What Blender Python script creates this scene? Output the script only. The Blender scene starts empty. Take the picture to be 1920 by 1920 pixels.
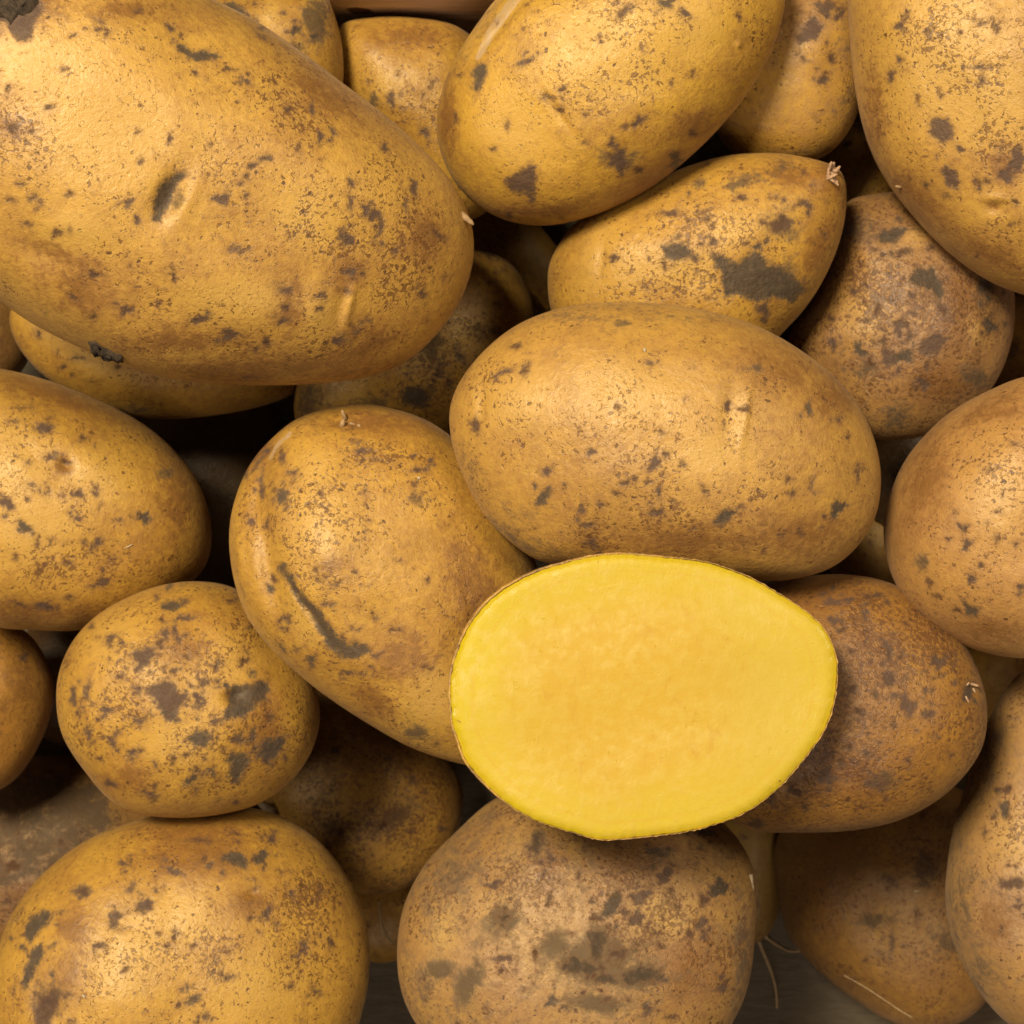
import bpy, math, random
import numpy as np
from mathutils import Vector

# ------------------------------------------------------------------ camera, world, lamps
SC = bpy.context.scene
CAM_Z, FOCUS = 0.503, 0.36            # metres; the crate floor is z = 0
PX = 0.0001                          # one photograph pixel at FOCUS metres from the lens
cam_d = bpy.data.cameras.new("camera")
cam = bpy.data.objects.new("camera", cam_d)
SC.collection.objects.link(cam)
cam.location = (0, 0, CAM_Z)
cam_d.sensor_width = 36
cam_d.lens = 36 * FOCUS / (1920 * PX)
cam_d.clip_start, cam_d.clip_end = 0.01, 20
cam_d.dof.use_dof = True
cam_d.dof.focus_distance = 0.345
cam_d.dof.aperture_fstop = cam_d.lens / 1.5
SC.camera = cam

world = bpy.data.worlds.new("World")
SC.world = world
world.use_nodes = True
bg = world.node_tree.nodes["Background"]
bg.inputs[0].default_value = (1.0, 0.80, 0.66, 1)
bg.inputs[1].default_value = 0.007


def area(name, loc, size, power, col):
    d = bpy.data.lights.new(name, 'AREA')
    d.shape = 'RECTANGLE'
    d.size, d.size_y, d.energy, d.color = size[0], size[1], power, col
    o = bpy.data.objects.new(name, d)
    SC.collection.objects.link(o)
    o.location = loc
    o.rotation_euler = (Vector(loc) * -1).to_track_quat('-Z', 'Y').to_euler()
    return o


WARM = (1.0, 0.85, 0.58)
area("lamp_main", (-0.34, 0.36, 1.12), (0.20, 0.30), 22.0, WARM)
area("lamp_right", (0.50, 0.32, 1.00), (0.24, 0.24), 3.8, WARM)
area("lamp_left", (-0.90, 0.05, 0.85), (0.20, 0.30), 3.0, WARM)
area("lamp_front", (0.00, -0.62, 1.00), (0.4, 0.3), 2.4, (1.0, 0.82, 0.64))
SC.cycles.use_denoising = True
SC.cycles.adaptive_threshold = 0.02
SC.view_settings.view_transform = 'Standard'
SC.view_settings.look = 'None'
SC.view_settings.exposure = 0
SC.view_settings.gamma = 1

rng = np.random.default_rng(7)


# ------------------------------------------------------------------ node helpers
class NT:
    def __init__(self, name):
        self.mat = bpy.data.materials.new(name)
        self.mat.use_nodes = True
        self.t = self.mat.node_tree
        self.bsdf = self.t.nodes["Principled BSDF"]

    def n(self, typ, **kw):
        nd = self.t.nodes.new(typ)
        for k, v in kw.items():
            setattr(nd, k, v)
        return nd

    def put(self, sock, v):
        if isinstance(v, bpy.types.NodeSocket):
            self.t.links.new(v, sock)
        elif v is not None:
            sock.default_value = v

    def m(self, op, a, b=None, c=None, clamp=False):
        nd = self.n('ShaderNodeMath', operation=op, use_clamp=clamp)
        for i, v in enumerate((a, b, c)):
            self.put(nd.inputs[i], v)
        return nd.outputs[0]

    def step(self, v, lo, hi, a=0.0, b=1.0):
        nd = self.n('ShaderNodeMapRange', interpolation_type='SMOOTHSTEP')
        for i, q in enumerate((v, lo, hi, a, b)):
            self.put(nd.inputs[i], q)
        return nd.outputs[0]

    def mix(self, f, a, b):
        nd = self.n('ShaderNodeMix', data_type='RGBA')
        self.put(nd.inputs[0], f)
        for i, q in ((6, a), (7, b)):
            self.put(nd.inputs[i], (*q, 1) if isinstance(q, tuple) and len(q) == 3 else q)
        return nd.outputs[2]

    def noise(self, vec, scale, detail=2.0, rough=0.5, dist=0.0):
        nd = self.n('ShaderNodeTexNoise')
        self.put(nd.inputs['Vector'], vec)
        nd.inputs['Scale'].default_value = scale
        nd.inputs['Detail'].default_value = detail
        nd.inputs['Roughness'].default_value = rough
        nd.inputs['Distortion'].default_value = dist
        return nd.outputs[0]

    def attr(self, name):
        return self.n('ShaderNodeAttribute', attribute_name=name).outputs['Fac']

    def coord(self, off=(0, 0, 0), scale=(1, 1, 1)):
        tc = self.n('ShaderNodeTexCoord')
        mp = self.n('ShaderNodeMapping')
        self.put(mp.inputs[0], tc.outputs['Object'])
        mp.inputs['Location'].default_value = off
        mp.inputs['Scale'].default_value = scale
        return mp.outputs[0]

    def scaled(self, col, f):
        nd = self.n('ShaderNodeVectorMath', operation='MULTIPLY')
        self.put(nd.inputs[0], col)
        nd.inputs[1].default_value = f
        return nd.outputs[0]

    def bump(self, h, strength, dist):
        nd = self.n('ShaderNodeBump')
        nd.inputs['Strength'].default_value = strength
        nd.inputs['Distance'].default_value = dist
        self.put(nd.inputs['Height'], h)
        self.put(self.bsdf.inputs['Normal'], nd.outputs[0])


def skin_material(seed, yellow=(0.64, 0.365, 0.058), tan=(0.41, 0.205, 0.038), russet=0.0, fleck=0.5, dust=0.0):
    """Potato skin: yellow to tan ground, pits and netting, scab from the mesh's own mark fields."""
    k = NT("potato_skin")
    r = random.Random(seed)
    vec = k.coord((r.uniform(-9, 9), r.uniform(-9, 9), r.uniform(-9, 9)))
    big = k.noise(vec, 55, 3, 0.55)
    med = k.noise(vec, 210, 4, 0.6, 0.4)
    fine = k.noise(vec, 1300, 3, 0.6)
    patch = k.noise(vec, 85, 4, 0.65)
    a_scab, a_hue = k.attr("scab"), k.attr("hue")
    a_film, a_rus, a_pale, a_flk = k.attr("film"), k.attr("russet"), k.attr("pale"), k.attr("fleck")

    # ground colour: yellow under a broken tan netting
    web = k.noise(vec, 640, 4, 0.68, 0.5)
    f = k.m('ADD', k.m('MULTIPLY', k.m('SUBTRACT', big, 0.5), 1.6), k.m('MULTIPLY', k.m('SUBTRACT', med, 0.5), 1.3))
    f = k.m('ADD', f, k.m('MULTIPLY', k.m('SUBTRACT', web, 0.5), 2.1))
    f = k.m('ADD', f, k.m('ADD', k.m('MULTIPLY', a_rus, 0.9), 0.38 + russet))
    f = k.m('SUBTRACT', f, k.m('MULTIPLY', a_pale, 0.7))
    f = k.m('MULTIPLY', f, 1.0, clamp=True)
    col = k.mix(f, yellow, tan)
    col = k.mix(k.m('MULTIPLY', a_pale, 0.40), col, (0.68, 0.43, 0.12))
    rv = k.m('ADD', k.m('MULTIPLY', k.m('SUBTRACT', med, 0.5), 1.5), k.m('MULTIPLY', k.m('SUBTRACT', web, 0.5), 2.2))
    deep = k.step(k.m('ADD', k.m('ADD', a_rus, russet * 0.7), rv), 0.40, 1.20)
    col = k.mix(k.m('MULTIPLY', deep, 0.70), col, (0.25, 0.110, 0.026))

    # dry soil film
    fm = k.m('ADD', k.m('ADD', a_film, dust), k.m('MULTIPLY', k.m('SUBTRACT', k.noise(vec, 190, 5, 0.74, 0.5), 0.5), 2.4))
    fm = k.m('ADD', fm, k.m('MULTIPLY', k.m('SUBTRACT', web, 0.5), 1.2))
    fm = k.step(fm, 0.25, 1.05)
    fcol = k.mix(k.step(a_film, 0.12, 0.75), (0.18, 0.120, 0.066), (0.080, 0.056, 0.033))
    col = k.mix(k.m('MULTIPLY', fm, 0.80), col, fcol)

    # lenticel pits, curly netting strokes, larger flecks
    dens = k.m('ADD', k.m('MULTIPLY', k.m('SUBTRACT', patch, 0.53), 0.62), k.m('MULTIPLY', a_flk, 0.13))
    pit_n = k.noise(vec, 1250, 1.5, 0.5, 0.7)
    thr = k.m('SUBTRACT', 0.72 - 0.14 * fleck, dens)
    pits = k.step(k.m('SUBTRACT', pit_n, thr), -0.01, 0.07)
    wob = k.n('ShaderNodeVectorMath', operation='MULTIPLY_ADD')
    nz = k.n('ShaderNodeTexNoise')
    k.put(nz.inputs['Vector'], vec)
    nz.inputs['Scale'].default_value = 900
    k.put(wob.inputs[0], nz.outputs['Color'])
    wob.inputs[1].default_value = (0.0016, 0.0016, 0.0016)
    k.put(wob.inputs[2], vec)
    vor = k.n('ShaderNodeTexVoronoi')
    k.put(vor.inputs['Vector'], wob.outputs[0])
    vor.inputs['Scale'].default_value = 620
    cell = k.n('ShaderNodeSeparateColor')
    k.put(cell.inputs[0], vor.outputs['Color'])
    rad = k.m('SUBTRACT', k.m('ADD', k.m('MULTIPLY', cell.outputs[0], 0.44), k.m('MULTIPLY', dens, 0.9)), 0.24 - 0.08 * fleck)
    dots = k.step(k.m('SUBTRACT', rad, vor.outputs['Distance']), -0.03, 0.05)
    ln = k.noise(vec, 900, 2, 0.5, 0.3)
    line = k.step(k.m('ABSOLUTE', k.m('SUBTRACT', ln, 0.5)), 0.026, 0.004)
    gate = k.step(k.m('ADD', k.noise(vec, 700, 1, 0.5), k.m('MULTIPLY', dens, 0.8)), 0.54 - 0.06 * fleck, 0.64 - 0.06 * fleck)
    line = k.m('MULTIPLY', line, gate)
    mid_n = k.noise(vec, 470, 3, 0.62, 0.6)
    mids = k.step(k.m('SUBTRACT', mid_n, k.m('SUBTRACT', 0.765 - 0.10 * fleck, k.m('MULTIPLY', dens, 0.8))), -0.01, 0.06)
    col = k.mix(k.m('MULTIPLY', line, 0.62), col, (0.20, 0.088, 0.026))
    col = k.mix(k.m('MULTIPLY', pits, 0.72), col, (0.16, 0.066, 0.020))
    col = k.mix(k.m('MULTIPLY', dots, k.m('ADD', 0.42, k.m('MULTIPLY', cell.outputs[1], 0.5))), col, (0.105, 0.044, 0.015))
    col = k.mix(k.m('MULTIPLY', mids, 0.70), col, (0.130, 0.056, 0.024))

    # skin peeled or slit to a dry cream layer
    peel = k.step(k.m('ADD', k.attr('peel'), k.m('MULTIPLY', k.m('SUBTRACT', web, 0.5), 7.0)), -1.5, 1.5)
    col = k.mix(k.m('MULTIPLY', peel, k.step(web, 0.35, 0.65, 0.45, 0.85)), col, (0.66, 0.48, 0.29))

    # scab patches and dark spots (field in photograph pixels, ragged by noise)
    rag = k.m('ADD', k.m('MULTIPLY', k.m('SUBTRACT', k.noise(vec, 360, 5, 0.78, 0.7), 0.5), 34.0),
              k.m('MULTIPLY', k.m('SUBTRACT', fine, 0.5), 10.0))
    sc = k.m('ADD', a_scab, rag)
    scab = k.step(sc, -4.5, 5.5)
    halo = k.step(sc, -13.0, 1.0)
    grain = k.noise(vec, 820, 4, 0.72)
    scol = k.mix(k.step(a_hue, 0.0, 0.5), (0.074, 0.050, 0.030), (0.108, 0.055, 0.034))
    scol = k.mix(k.step(a_hue, 0.5, 1.0), scol, (0.095, 0.038, 0.013))
    scol = k.mix(k.step(grain, 0.42, 0.72, 0.0, 0.65), scol, (0.16, 0.105, 0.062))
    scol = k.mix(k.step(grain, 0.46, 0.30, 0.0, 0.55), scol, (0.045, 0.032, 0.022))
    worn = k.step(k.m('ADD', k.m('ADD', k.m('MULTIPLY', grain, 0.6), k.m('MULTIPLY', med, 0.6)), k.m('MULTIPLY', a_scab, 0.006)), 0.38, 0.66, 0.48, 0.97)
    col = k.mix(k.m('MULTIPLY', halo, 0.30), col, (0.25, 0.120, 0.045))
    col = k.mix(k.m('MULTIPLY', scab, worn), col, scol)
    k.put(k.bsdf.inputs['Base Color'], k.scaled(col, (0.600, 0.588, 0.60)))
    rough = k.m('ADD', 0.47, k.m('MULTIPLY', scab, 0.25))
    rough = k.m('ADD', rough, k.m('MULTIPLY', fm, 0.3))
    rough = k.m('ADD', rough, k.m('MULTIPLY', k.m('SUBTRACT', med, 0.5), 0.35))
    k.put(k.bsdf.inputs['Roughness'], rough)
    k.bsdf.inputs['Specular IOR Level'].default_value = 0.48
    k.bsdf.inputs['Sheen Weight'].default_value = 0.05
    k.bsdf.inputs['Sheen Roughness'].default_value = 0.45
    k.bsdf.inputs['Sheen Tint'].default_value = (1.0, 0.82, 0.72, 1)
    h = k.m('ADD', k.m('MULTIPLY', fine, 0.34), k.m('ADD', k.m('MULTIPLY', med, 0.35), k.m('MULTIPLY', web, 0.55)))
    h = k.m('SUBTRACT', h, k.m('MULTIPLY', dots, 0.35))
    h = k.m('SUBTRACT', h, k.m('MULTIPLY', pits, 0.30))
    h = k.m('SUBTRACT', h, k.m('MULTIPLY', line, 0.15))
    h = k.m('ADD', h, k.m('MULTIPLY', scab, k.m('SUBTRACT', k.noise(vec, 700, 3, 0.6), 0.42)))
    h = k.m('ADD', h, k.m('MULTIPLY', k.noise(vec, 2300, 1, 0.6), 0.12))
    k.bump(h, 0.38, 0.0009)
    return k.mat


def flesh_material():
    k = NT("potato_flesh")
    vec = k.coord((3, 1, 2))
    s = k.attr("ring")
    n1 = k.noise(vec, 60, 3, 0.55)
    n2 = k.noise(vec, 420, 4, 0.6)
    streak = k.noise(k.coord((1, 7, 2), (1.6, 0.55, 1)), 260, 3, 0.6, 0.8)
    core = k.step(k.m('ADD', s, k.m('MULTIPLY', k.m('SUBTRACT', n1, 0.5), 0.45)), 1.0, 0.40)
    col = k.mix(core, (0.64, 0.490, 0.022), (0.62, 0.410, 0.024))
    col = k.mix(k.m('MULTIPLY', k.attr("pale"), 0.6), col, (0.61, 0.47, 0.060))
    col = k.mix(k.m('MULTIPLY', k.attr("russet"), 0.85), col, (0.63, 0.505, 0.006))
    wet = k.step(streak, 0.57, 0.68)
    col = k.mix(k.m('MULTIPLY', k.m('MULTIPLY', wet, k.step(s, 0.85, 0.5)), 0.38), col, (0.55, 0.31, 0.022))
    # faint vascular ring
    ring = k.step(k.m('ABSOLUTE', k.m('SUBTRACT', k.m('ADD', s, k.m('MULTIPLY', k.m('SUBTRACT', n1, 0.5), 0.06)), 0.885)), 0.018, 0.003)
    col = k.mix(k.m('MULTIPLY', ring, 0.28), col, (0.64, 0.40, 0.025))
    grain = k.step(n2, 0.40, 0.66, 0.0, 0.40)
    col = k.mix(grain, col, (0.64, 0.485, 0.062))
    # bruised nicks near the peel
    nick = k.m('MULTIPLY', k.step(k.noise(vec, 520, 2, 0.5, 0.5), 0.72, 0.76), k.step(s, 0.90, 0.95))
    col = k.mix(k.m('MULTIPLY', nick, 0.7), col, (0.26, 0.15, 0.04))
    k.put(k.bsdf.inputs['Base Color'], k.scaled(col, (0.625, 0.600, 0.55)))
    k.put(k.bsdf.inputs['Roughness'], k.m('SUBTRACT', k.step(n2, 0.35, 0.75, 0.62, 0.45), k.step(s, 0.955, 0.985, 0.0, 0.36)))
    k.bsdf.inputs['Specular IOR Level'].default_value = 0.35
    k.bsdf.inputs['Subsurface Weight'].default_value = 0.25
    k.bsdf.inputs['Subsurface Radius'].default_value = (1.0, 0.7, 0.15)
    k.bsdf.inputs['Subsurface Scale'].default_value = 0.002
    h = k.m('ADD', k.m('MULTIPLY', n2, 0.8), k.m('MULTIPLY', k.noise(vec, 1600, 2, 0.6), 0.35))
    h = k.m('ADD', h, k.m('MULTIPLY', streak, 0.35))
    pitl = k.m('MULTIPLY', k.step(k.noise(vec, 640, 2, 0.5, 0.4), 0.70, 0.76), k.step(s, 0.95, 0.8))
    h = k.m('SUBTRACT', h, k.m('MULTIPLY', pitl, 2.0))
    k.bump(h, 0.25, 0.0005)
    return k.mat


def simple_material(name, col, col2, scale=900, rough=0.75):
    k = NT(name)
    vec = k.coord()
    k.put(k.bsdf.inputs['Base Color'], k.mix(k.step(k.noise(vec, scale, 4, 0.65), 0.3, 0.7), col, col2))
    k.bsdf.inputs['Roughness'].default_value = rough
    k.bump(k.noise(vec, scale, 4, 0.7), 0.6, 0.0006)
    return k.mat


def board_material(name, col, col2, stretch, knot=None):
    k = NT(name)
    tc = k.n('ShaderNodeTexCoord').outputs['Object']
    vec = k.coord((0, 0, 0), stretch)
    g = k.noise(vec, 120, 6, 0.68, 0.6)
    c = k.mix(k.step(g, 0.32, 0.70), col, col2)
    c = k.mix(k.step(k.noise(vec, 420, 3, 0.6), 0.58, 0.75, 0.0, 0.5), c, tuple(x * 0.55 for x in col))
    if knot:
        nd = k.n('ShaderNodeVectorMath', operation='DISTANCE')
        k.put(nd.inputs[0], tc)
        nd.inputs[1].default_value = knot
        d = k.m('ADD', nd.outputs['Value'], k.m('MULTIPLY', k.m('SUBTRACT', k.noise(tc, 260, 3, 0.6), 0.5), 0.004))
        c = k.mix(k.step(d, 0.0034, 0.0022), c, (0.085, 0.036, 0.012))
    k.put(k.bsdf.inputs['Base Color'], c)
    k.bsdf.inputs['Roughness'].default_value = 0.8
    k.bump(g, 0.6, 0.0012)
    return k.mat


# ------------------------------------------------------------------ geometry helpers
def tag(o, label=None, cat=None, group=None, kind=None):
    for key, v in (("label", label), ("category", cat), ("group", group), ("kind", kind)):
        if v:
            o[key] = v
    return o


def mesh_obj(name, verts, faces, mat, loc=(0, 0, 0), parent=None, smooth=True):
    me = bpy.data.meshes.new(name)
    me.from_pydata([tuple(v) for v in verts], [], faces)
    me.materials.append(mat)
    me.polygons.foreach_set("use_smooth", [smooth] * len(me.polygons))
    me.update()
    o = bpy.data.objects.new(name, me)
    SC.collection.objects.link(o)
    o.location = loc
    if parent:
        o.parent = parent
    return o


def grid_mesh(name, co, quads, tris, mat, attrs):
    """Fast mesh from numpy arrays with float vertex attributes."""
    me = bpy.data.meshes.new(name)
    nq, nt = len(quads), len(tris)
    me.vertices.add(len(co))
    me.vertices.foreach_set("co", co.astype(np.float32).ravel())
    me.loops.add(nq * 4 + nt * 3)
    me.loops.foreach_set("vertex_index", np.concatenate([quads.ravel(), tris.ravel()]).astype(np.int32))
    me.polygons.add(nq + nt)
    starts = np.concatenate([np.arange(nq) * 4, nq * 4 + np.arange(nt) * 3]).astype(np.int32)
    me.polygons.foreach_set("loop_start", starts)
    me.polygons.foreach_set("use_smooth", np.ones(nq + nt, dtype=bool))
    me.materials.append(mat)
    me.update(calc_edges=True)
    me.validate()
    for k, v in attrs.items():
        a = me.attributes.new(k, 'FLOAT', 'POINT')
        a.data.foreach_set("value", v.astype(np.float32))
    o = bpy.data.objects.new(name, me)
    SC.collection.objects.link(o)
    return o


def disc_grid(n):
    """(n+1)^2 points of a disc as radius and angle, its quads and its rim in order."""
    t = np.linspace(-1, 1, n + 1)
    a, b = np.meshgrid(t, t, indexing='ij')
    a, b = a.ravel(), b.ravel()
    big = np.abs(a) > np.abs(b)
    r = np.where(big, a, b)
    with np.errstate(divide='ignore', invalid='ignore'):
        th = np.where(big, np.pi / 4 * b / a, np.pi / 2 - np.pi / 4 * a / b)
    th = np.nan_to_num(th)
    th = np.where(r < 0, th + np.pi, th)
    r = np.abs(r)
    idx = np.arange((n + 1) ** 2).reshape(n + 1, n + 1)
    q = np.stack([idx[:-1, :-1], idx[1:, :-1], idx[1:, 1:], idx[:-1, 1:]], -1).reshape(-1, 4)
    rim = np.concatenate([idx[:-1, 0], idx[-1, :-1], idx[:0:-1, -1], idx[0, :0:-1]])
    return r, np.mod(th, 2 * np.pi), q, rim


def pix(p, dist):
    """Photograph pixel at a distance below the lens -> world x, y, z."""
    s = PX * dist / FOCUS
    return np.stack([(p[..., 0] - 960) * s, (960 - p[..., 1]) * s, np.full(p.shape[:-1], CAM_Z - dist)], -1)


def to_pix(co):
    d = CAM_Z - co[:, 2]
    return np.stack([960 + co[:, 0] * FOCUS / (PX * d), 960 - co[:, 1] * FOCUS / (PX * d)], -1)


def polar(pts, c, n=360, soft=2.0):
    """Closed outline -> radius at n angles round c (Catmull-Rom, lightly smoothed)."""
    p = np.asarray(pts, float) - c
    m = len(p)
    out = []
    for i in range(m):
        p0, p1, p2, p3 = p[i - 1], p[i], p[(i + 1) % m], p[(i + 2) % m]
        for t in np.linspace(0, 1, 12, endpoint=False):
            out.append(0.5 * (2 * p1 + (p2 - p0) * t + (2 * p0 - 5 * p1 + 4 * p2 - p3) * t * t + (3 * p1 - p0 - 3 * p2 + p3) * t ** 3))
    out = np.array(out)
    th = np.mod(np.arctan2(out[:, 1], out[:, 0]), 2 * np.pi)
    r = np.hypot(out[:, 0], out[:, 1])
    o = np.argsort(th)
    g = np.arange(n) * 2 * np.pi / n
    rr = np.interp(g, th[o], r[o], period=2 * np.pi)
    f = np.fft.rfft(rr)
    f *= np.exp(-0.5 * (np.arange(len(f)) * soft * np.pi / 180) ** 2)
    return np.fft.irfft(f, n)


def look(rr, th):
    n = len(rr)
    return np.interp(th, np.arange(n + 1) * 2 * np.pi / n, np.append(rr, rr[0]))


def poly_field(P, poly):
    """Signed distance (inside > 0) from points to a polygon."""
    poly = np.asarray(poly, float)
    d = np.full(len(P), 1e9)
    ins = np.zeros(len(P), bool)
    m = len(poly)
    for i in range(m):
        a, b = poly[i], poly[(i + 1) % m]
        ab, ap = b - a, P - a
        t = np.clip((ap @ ab) / max(ab @ ab, 1e-9), 0, 1)
        d = np.minimum(d, np.hypot(*(ap - t[:, None] * ab).T))
        cr = (a[1] > P[:, 1]) != (b[1] > P[:, 1])
        with np.errstate(divide='ignore', invalid='ignore'):
            xx = (b[0] - a[0]) * (P[:, 1] - a[1]) / (b[1] - a[1]) + a[0]
        ins ^= cr & (P[:, 0] < xx)
    return np.where(ins, d, -d)


def line_field(P, pl):
    """Positive inside a stroke given as (x, y, half width) points."""
    best = np.full(len(P), -1e9)
    for (x0, y0, w0), (x1, y1, w1) in zip(pl[:-1], pl[1:]):
        a, ab = np.array([x0, y0]), np.array([x1 - x0, y1 - y0])
        t = np.clip(((P - a) @ ab) / (ab @ ab), 0, 1)
        d = np.hypot(*(P - a - t[:, None] * ab).T)
        best = np.maximum(best, w0 + (w1 - w0) * t - d)
    return best


HUE = {'g': 0.0, 'p': 0.5, 'b': 1.0}


def ellip(P, x, y, rx, ry=None, rot=0):
    ry = ry or rx
    c, s = math.cos(math.radians(rot)), math.sin(math.radians(rot))
    dx, dy = P[:, 0] - x, P[:, 1] - y
    u, v = (dx * c + dy * s) / rx, (-dx * s + dy * c) / ry
    return np.sqrt(u * u + v * v), min(rx, ry)


def mark_fields(P, top, marks, dummy=None):
    """Scab, hue, film, russet, pale and fleck fields of a mesh from its list of marks."""
    n = len(P)
    scab, hue = np.full(n, -60.0), np.full(n, 0.5)
    soft = {'film': np.zeros(n), 'russet': np.zeros(n), 'pale': np.zeros(n), 'fleck': np.zeros(n)}
    for mk in marks:
        t, rest = mk[0], mk[1:]
        if t == 'k':
            continue
        if t in HUE:
            if isinstance(rest[0], list):
                f = line_field(P, rest[0]) if len(rest[0][0]) == 3 else poly_field(P, rest[0])
            else:
                d, r = ellip(P, *rest)
                an = np.arctan2(P[:, 1] - rest[1], P[:, 0] - rest[0])
                ph = rest[0] * 1.7 + rest[1] * 0.9
                f = (1 + 0.22 * np.sin(2 * an + ph) + 0.20 * np.sin(3 * an + ph * 2.3) + 0.14 * np.sin(5 * an - ph) - d) * r * 1.15
            w = f > scab
            scab = np.where(w, f, scab)
            hue = np.where(w, HUE[t], hue)
        else:
            amp = 0.5 if t == 'd' else 1.0
            key = {'s': 'film', 'd': 'film', 'r': 'russet', 'y': 'pale', 'f': 'fleck'}[t]
            if isinstance(rest[0], list):
                v = 1 / (1 + np.exp(-poly_field(P, rest[0]) / 9.0))
            else:
                d, _ = ellip(P, *rest)
                v = np.exp(-d ** 2 * 1.1)
            soft[key] = np.maximum(soft[key], v * amp)
    peel = np.full(n, -60.0)
    for mk in marks:
        if mk[0] == 'k':
            peel = np.maximum(peel, line_field(P, mk[1]) if len(mk[1][0]) == 3 else poly_field(P, mk[1]))
    peel = np.where(top, peel, -60.0)
    scab = np.where(top, scab, -60.0)
    soft = {k: np.where(top, v, 0.0) for k, v in soft.items()}
    return dict(scab=scab, hue=hue, peel=peel, **soft)


def tube(name, pts, radii, mat, parent=None, sides=7, loc=(0, 0, 0)):
    """A tapering strand through world points, as one mesh (closed ends)."""
    pts = [Vector(p) for p in pts]
    o = Vector(parent.location) if parent else Vector(loc)
    vs, fs = [], []
    for i, p in enumerate(pts):
        t = (pts[min(i + 1, len(pts) - 1)] - pts[max(i - 1, 0)]).normalized()
        u = t.orthogonal().normalized() if abs(t.z) > 0.9 else t.cross(Vector((0, 0, 1))).normalized()
        w = t.cross(u)
        for j in range(sides):
            a = 2 * math.pi * j / sides
            vs.append(p - o + (u * math.cos(a) + w * math.sin(a)) * radii[i])
    for i in range(len(pts) - 1):
        for j in range(sides):
            a, b = i * sides + j, i * sides + (j + 1) % sides
            fs.append((a, b, b + sides, a + sides))
    fs.append(tuple(range(sides))[::-1])
    fs.append(tuple((len(pts) - 1) * sides + j for j in range(sides)))
    return mesh_obj(name, vs, fs, mat, loc=(0, 0, 0) if parent else loc, parent=parent)


# ------------------------------------------------------------------ the potatoes, traced one by one
# h: half thickness in photograph pixels, tilt: rise per pixel to the right / downwards, n: mesh fineness,
# marks: g grey scab, p purple brown scab, b brown spot, s soil film, r russet, y pale, f pitted
# dents: x, y, rx, ry, rotation, depth (mm, negative = bump)
POT = {}


def potato(key, label, outline, h, marks=(), dents=(), tilt=(0, 0), n=120, p=2.15, skin=None, lump=0.020):
    POT[key] = dict(label=label, outline=outline, h=h, marks=list(marks), dents=list(dents), tilt=tilt, n=n, p=p, skin=skin or {}, lump=lump)


# ---- lowest layer, deep in shade
potato('P28', "barely visible potato in the black gap left of the crack-scarred potato",
       [(250, 870), (255, 760), (340, 705), (420, 700), (500, 740), (545, 840), (545, 980), (510, 1090), (430, 1130), (350, 1090), (310, 980)], 110, n=50, skin=dict(yellow=(0.13, 0.070, 0.022), tan=(0.09, 0.045, 0.015)))  # skin colour darkened to imitate the shade of the gap
potato('P29', "olive shaded potato sliver from which two long pale roots trail, bottom centre right",
       [(1370, 1520), (1440, 1530), (1468, 1600), (1462, 1690), (1438, 1745), (1400, 1765), (1350, 1740), (1310, 1680), (1310, 1590)], 75, n=60, skin=dict(yellow=(0.38, 0.23, 0.05), tan=(0.28, 0.155, 0.04)))  # dimmed skin colours stand in for shade
potato('P31', "shaded potato deep below the right end of the whole central potato",
       [(1560, 1010), (1610, 930), (1670, 900), (1710, 950), (1720, 1040), (1680, 1110), (1620, 1130), (1565, 1090)], 75, n=50)
potato('P33', "dark potato with a thin rootlet, low between the two bottom front potatoes",
       [(640, 1700), (680, 1640), (740, 1630), (790, 1670), (800, 1740), (760, 1790), (700, 1800), (650, 1770)], 70, n=60)
potato('P34', "nearly black potato in the gap left above the small round spotted potato",
       [(30, 1220), (90, 1160), (170, 1150), (230, 1200), (240, 1300), (190, 1380), (110, 1390), (40, 1320)], 95, n=50, skin=dict(yellow=(0.13, 0.070, 0.022), tan=(0.09, 0.045, 0.015)))  # near-black skin paints in the shade of this gap
potato('P10', "dim potato in the gap left of the large top right potato",
       [(1555, 270), (1600, 235), (1645, 260), (1668, 330), (1660, 410), (1610, 450), (1550, 430), (1525, 350)], 60, n=60, skin=dict(russet=0.2))
potato('P5', "long shaded potato slanting down in the gap below the top centre potato",
       [(855, 350), (920, 352), (990, 400), (1055, 480), (1085, 560), (1060, 600), (1000, 580), (930, 520), (870, 450), (840, 390)], 55, n=60, skin=dict(russet=0.3))
potato('P30', "yellowish shaded potato between three potatoes on the right, beside a stalk scar",
       [(1775, 1240), (1820, 1195), (1880, 1185), (1935, 1230), (1945, 1310), (1900, 1390), (1840, 1430), (1790, 1400), (1765, 1320)], 75, n=60)
potato('P11', "dull brown potato cut by the right edge, behind the round russet potato",
       [(1840, 640), (1885, 570), (1960, 550), (2040, 600), (2070, 690), (2030, 780), (1950, 810), (1880, 780), (1845, 720)], 95, n=60,
       marks=[('s', 1890, 650, 30, 30), ('g', 1878, 650, 14), ('r', 1900, 720, 60, 40)], skin=dict(russet=0.3))
potato('P35', "nearly black potato in the gap between the whole central potato and the right edge",
       [(1600, 860), (1640, 770), (1710, 740), (1770, 790), (1780, 880), (1750, 960), (1690, 990), (1620, 950)], 80, n=50, skin=dict(yellow=(0.13, 0.070, 0.022), tan=(0.09, 0.045, 0.015)))  # added filler, its skin darkened so the gap reads as shade
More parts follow.
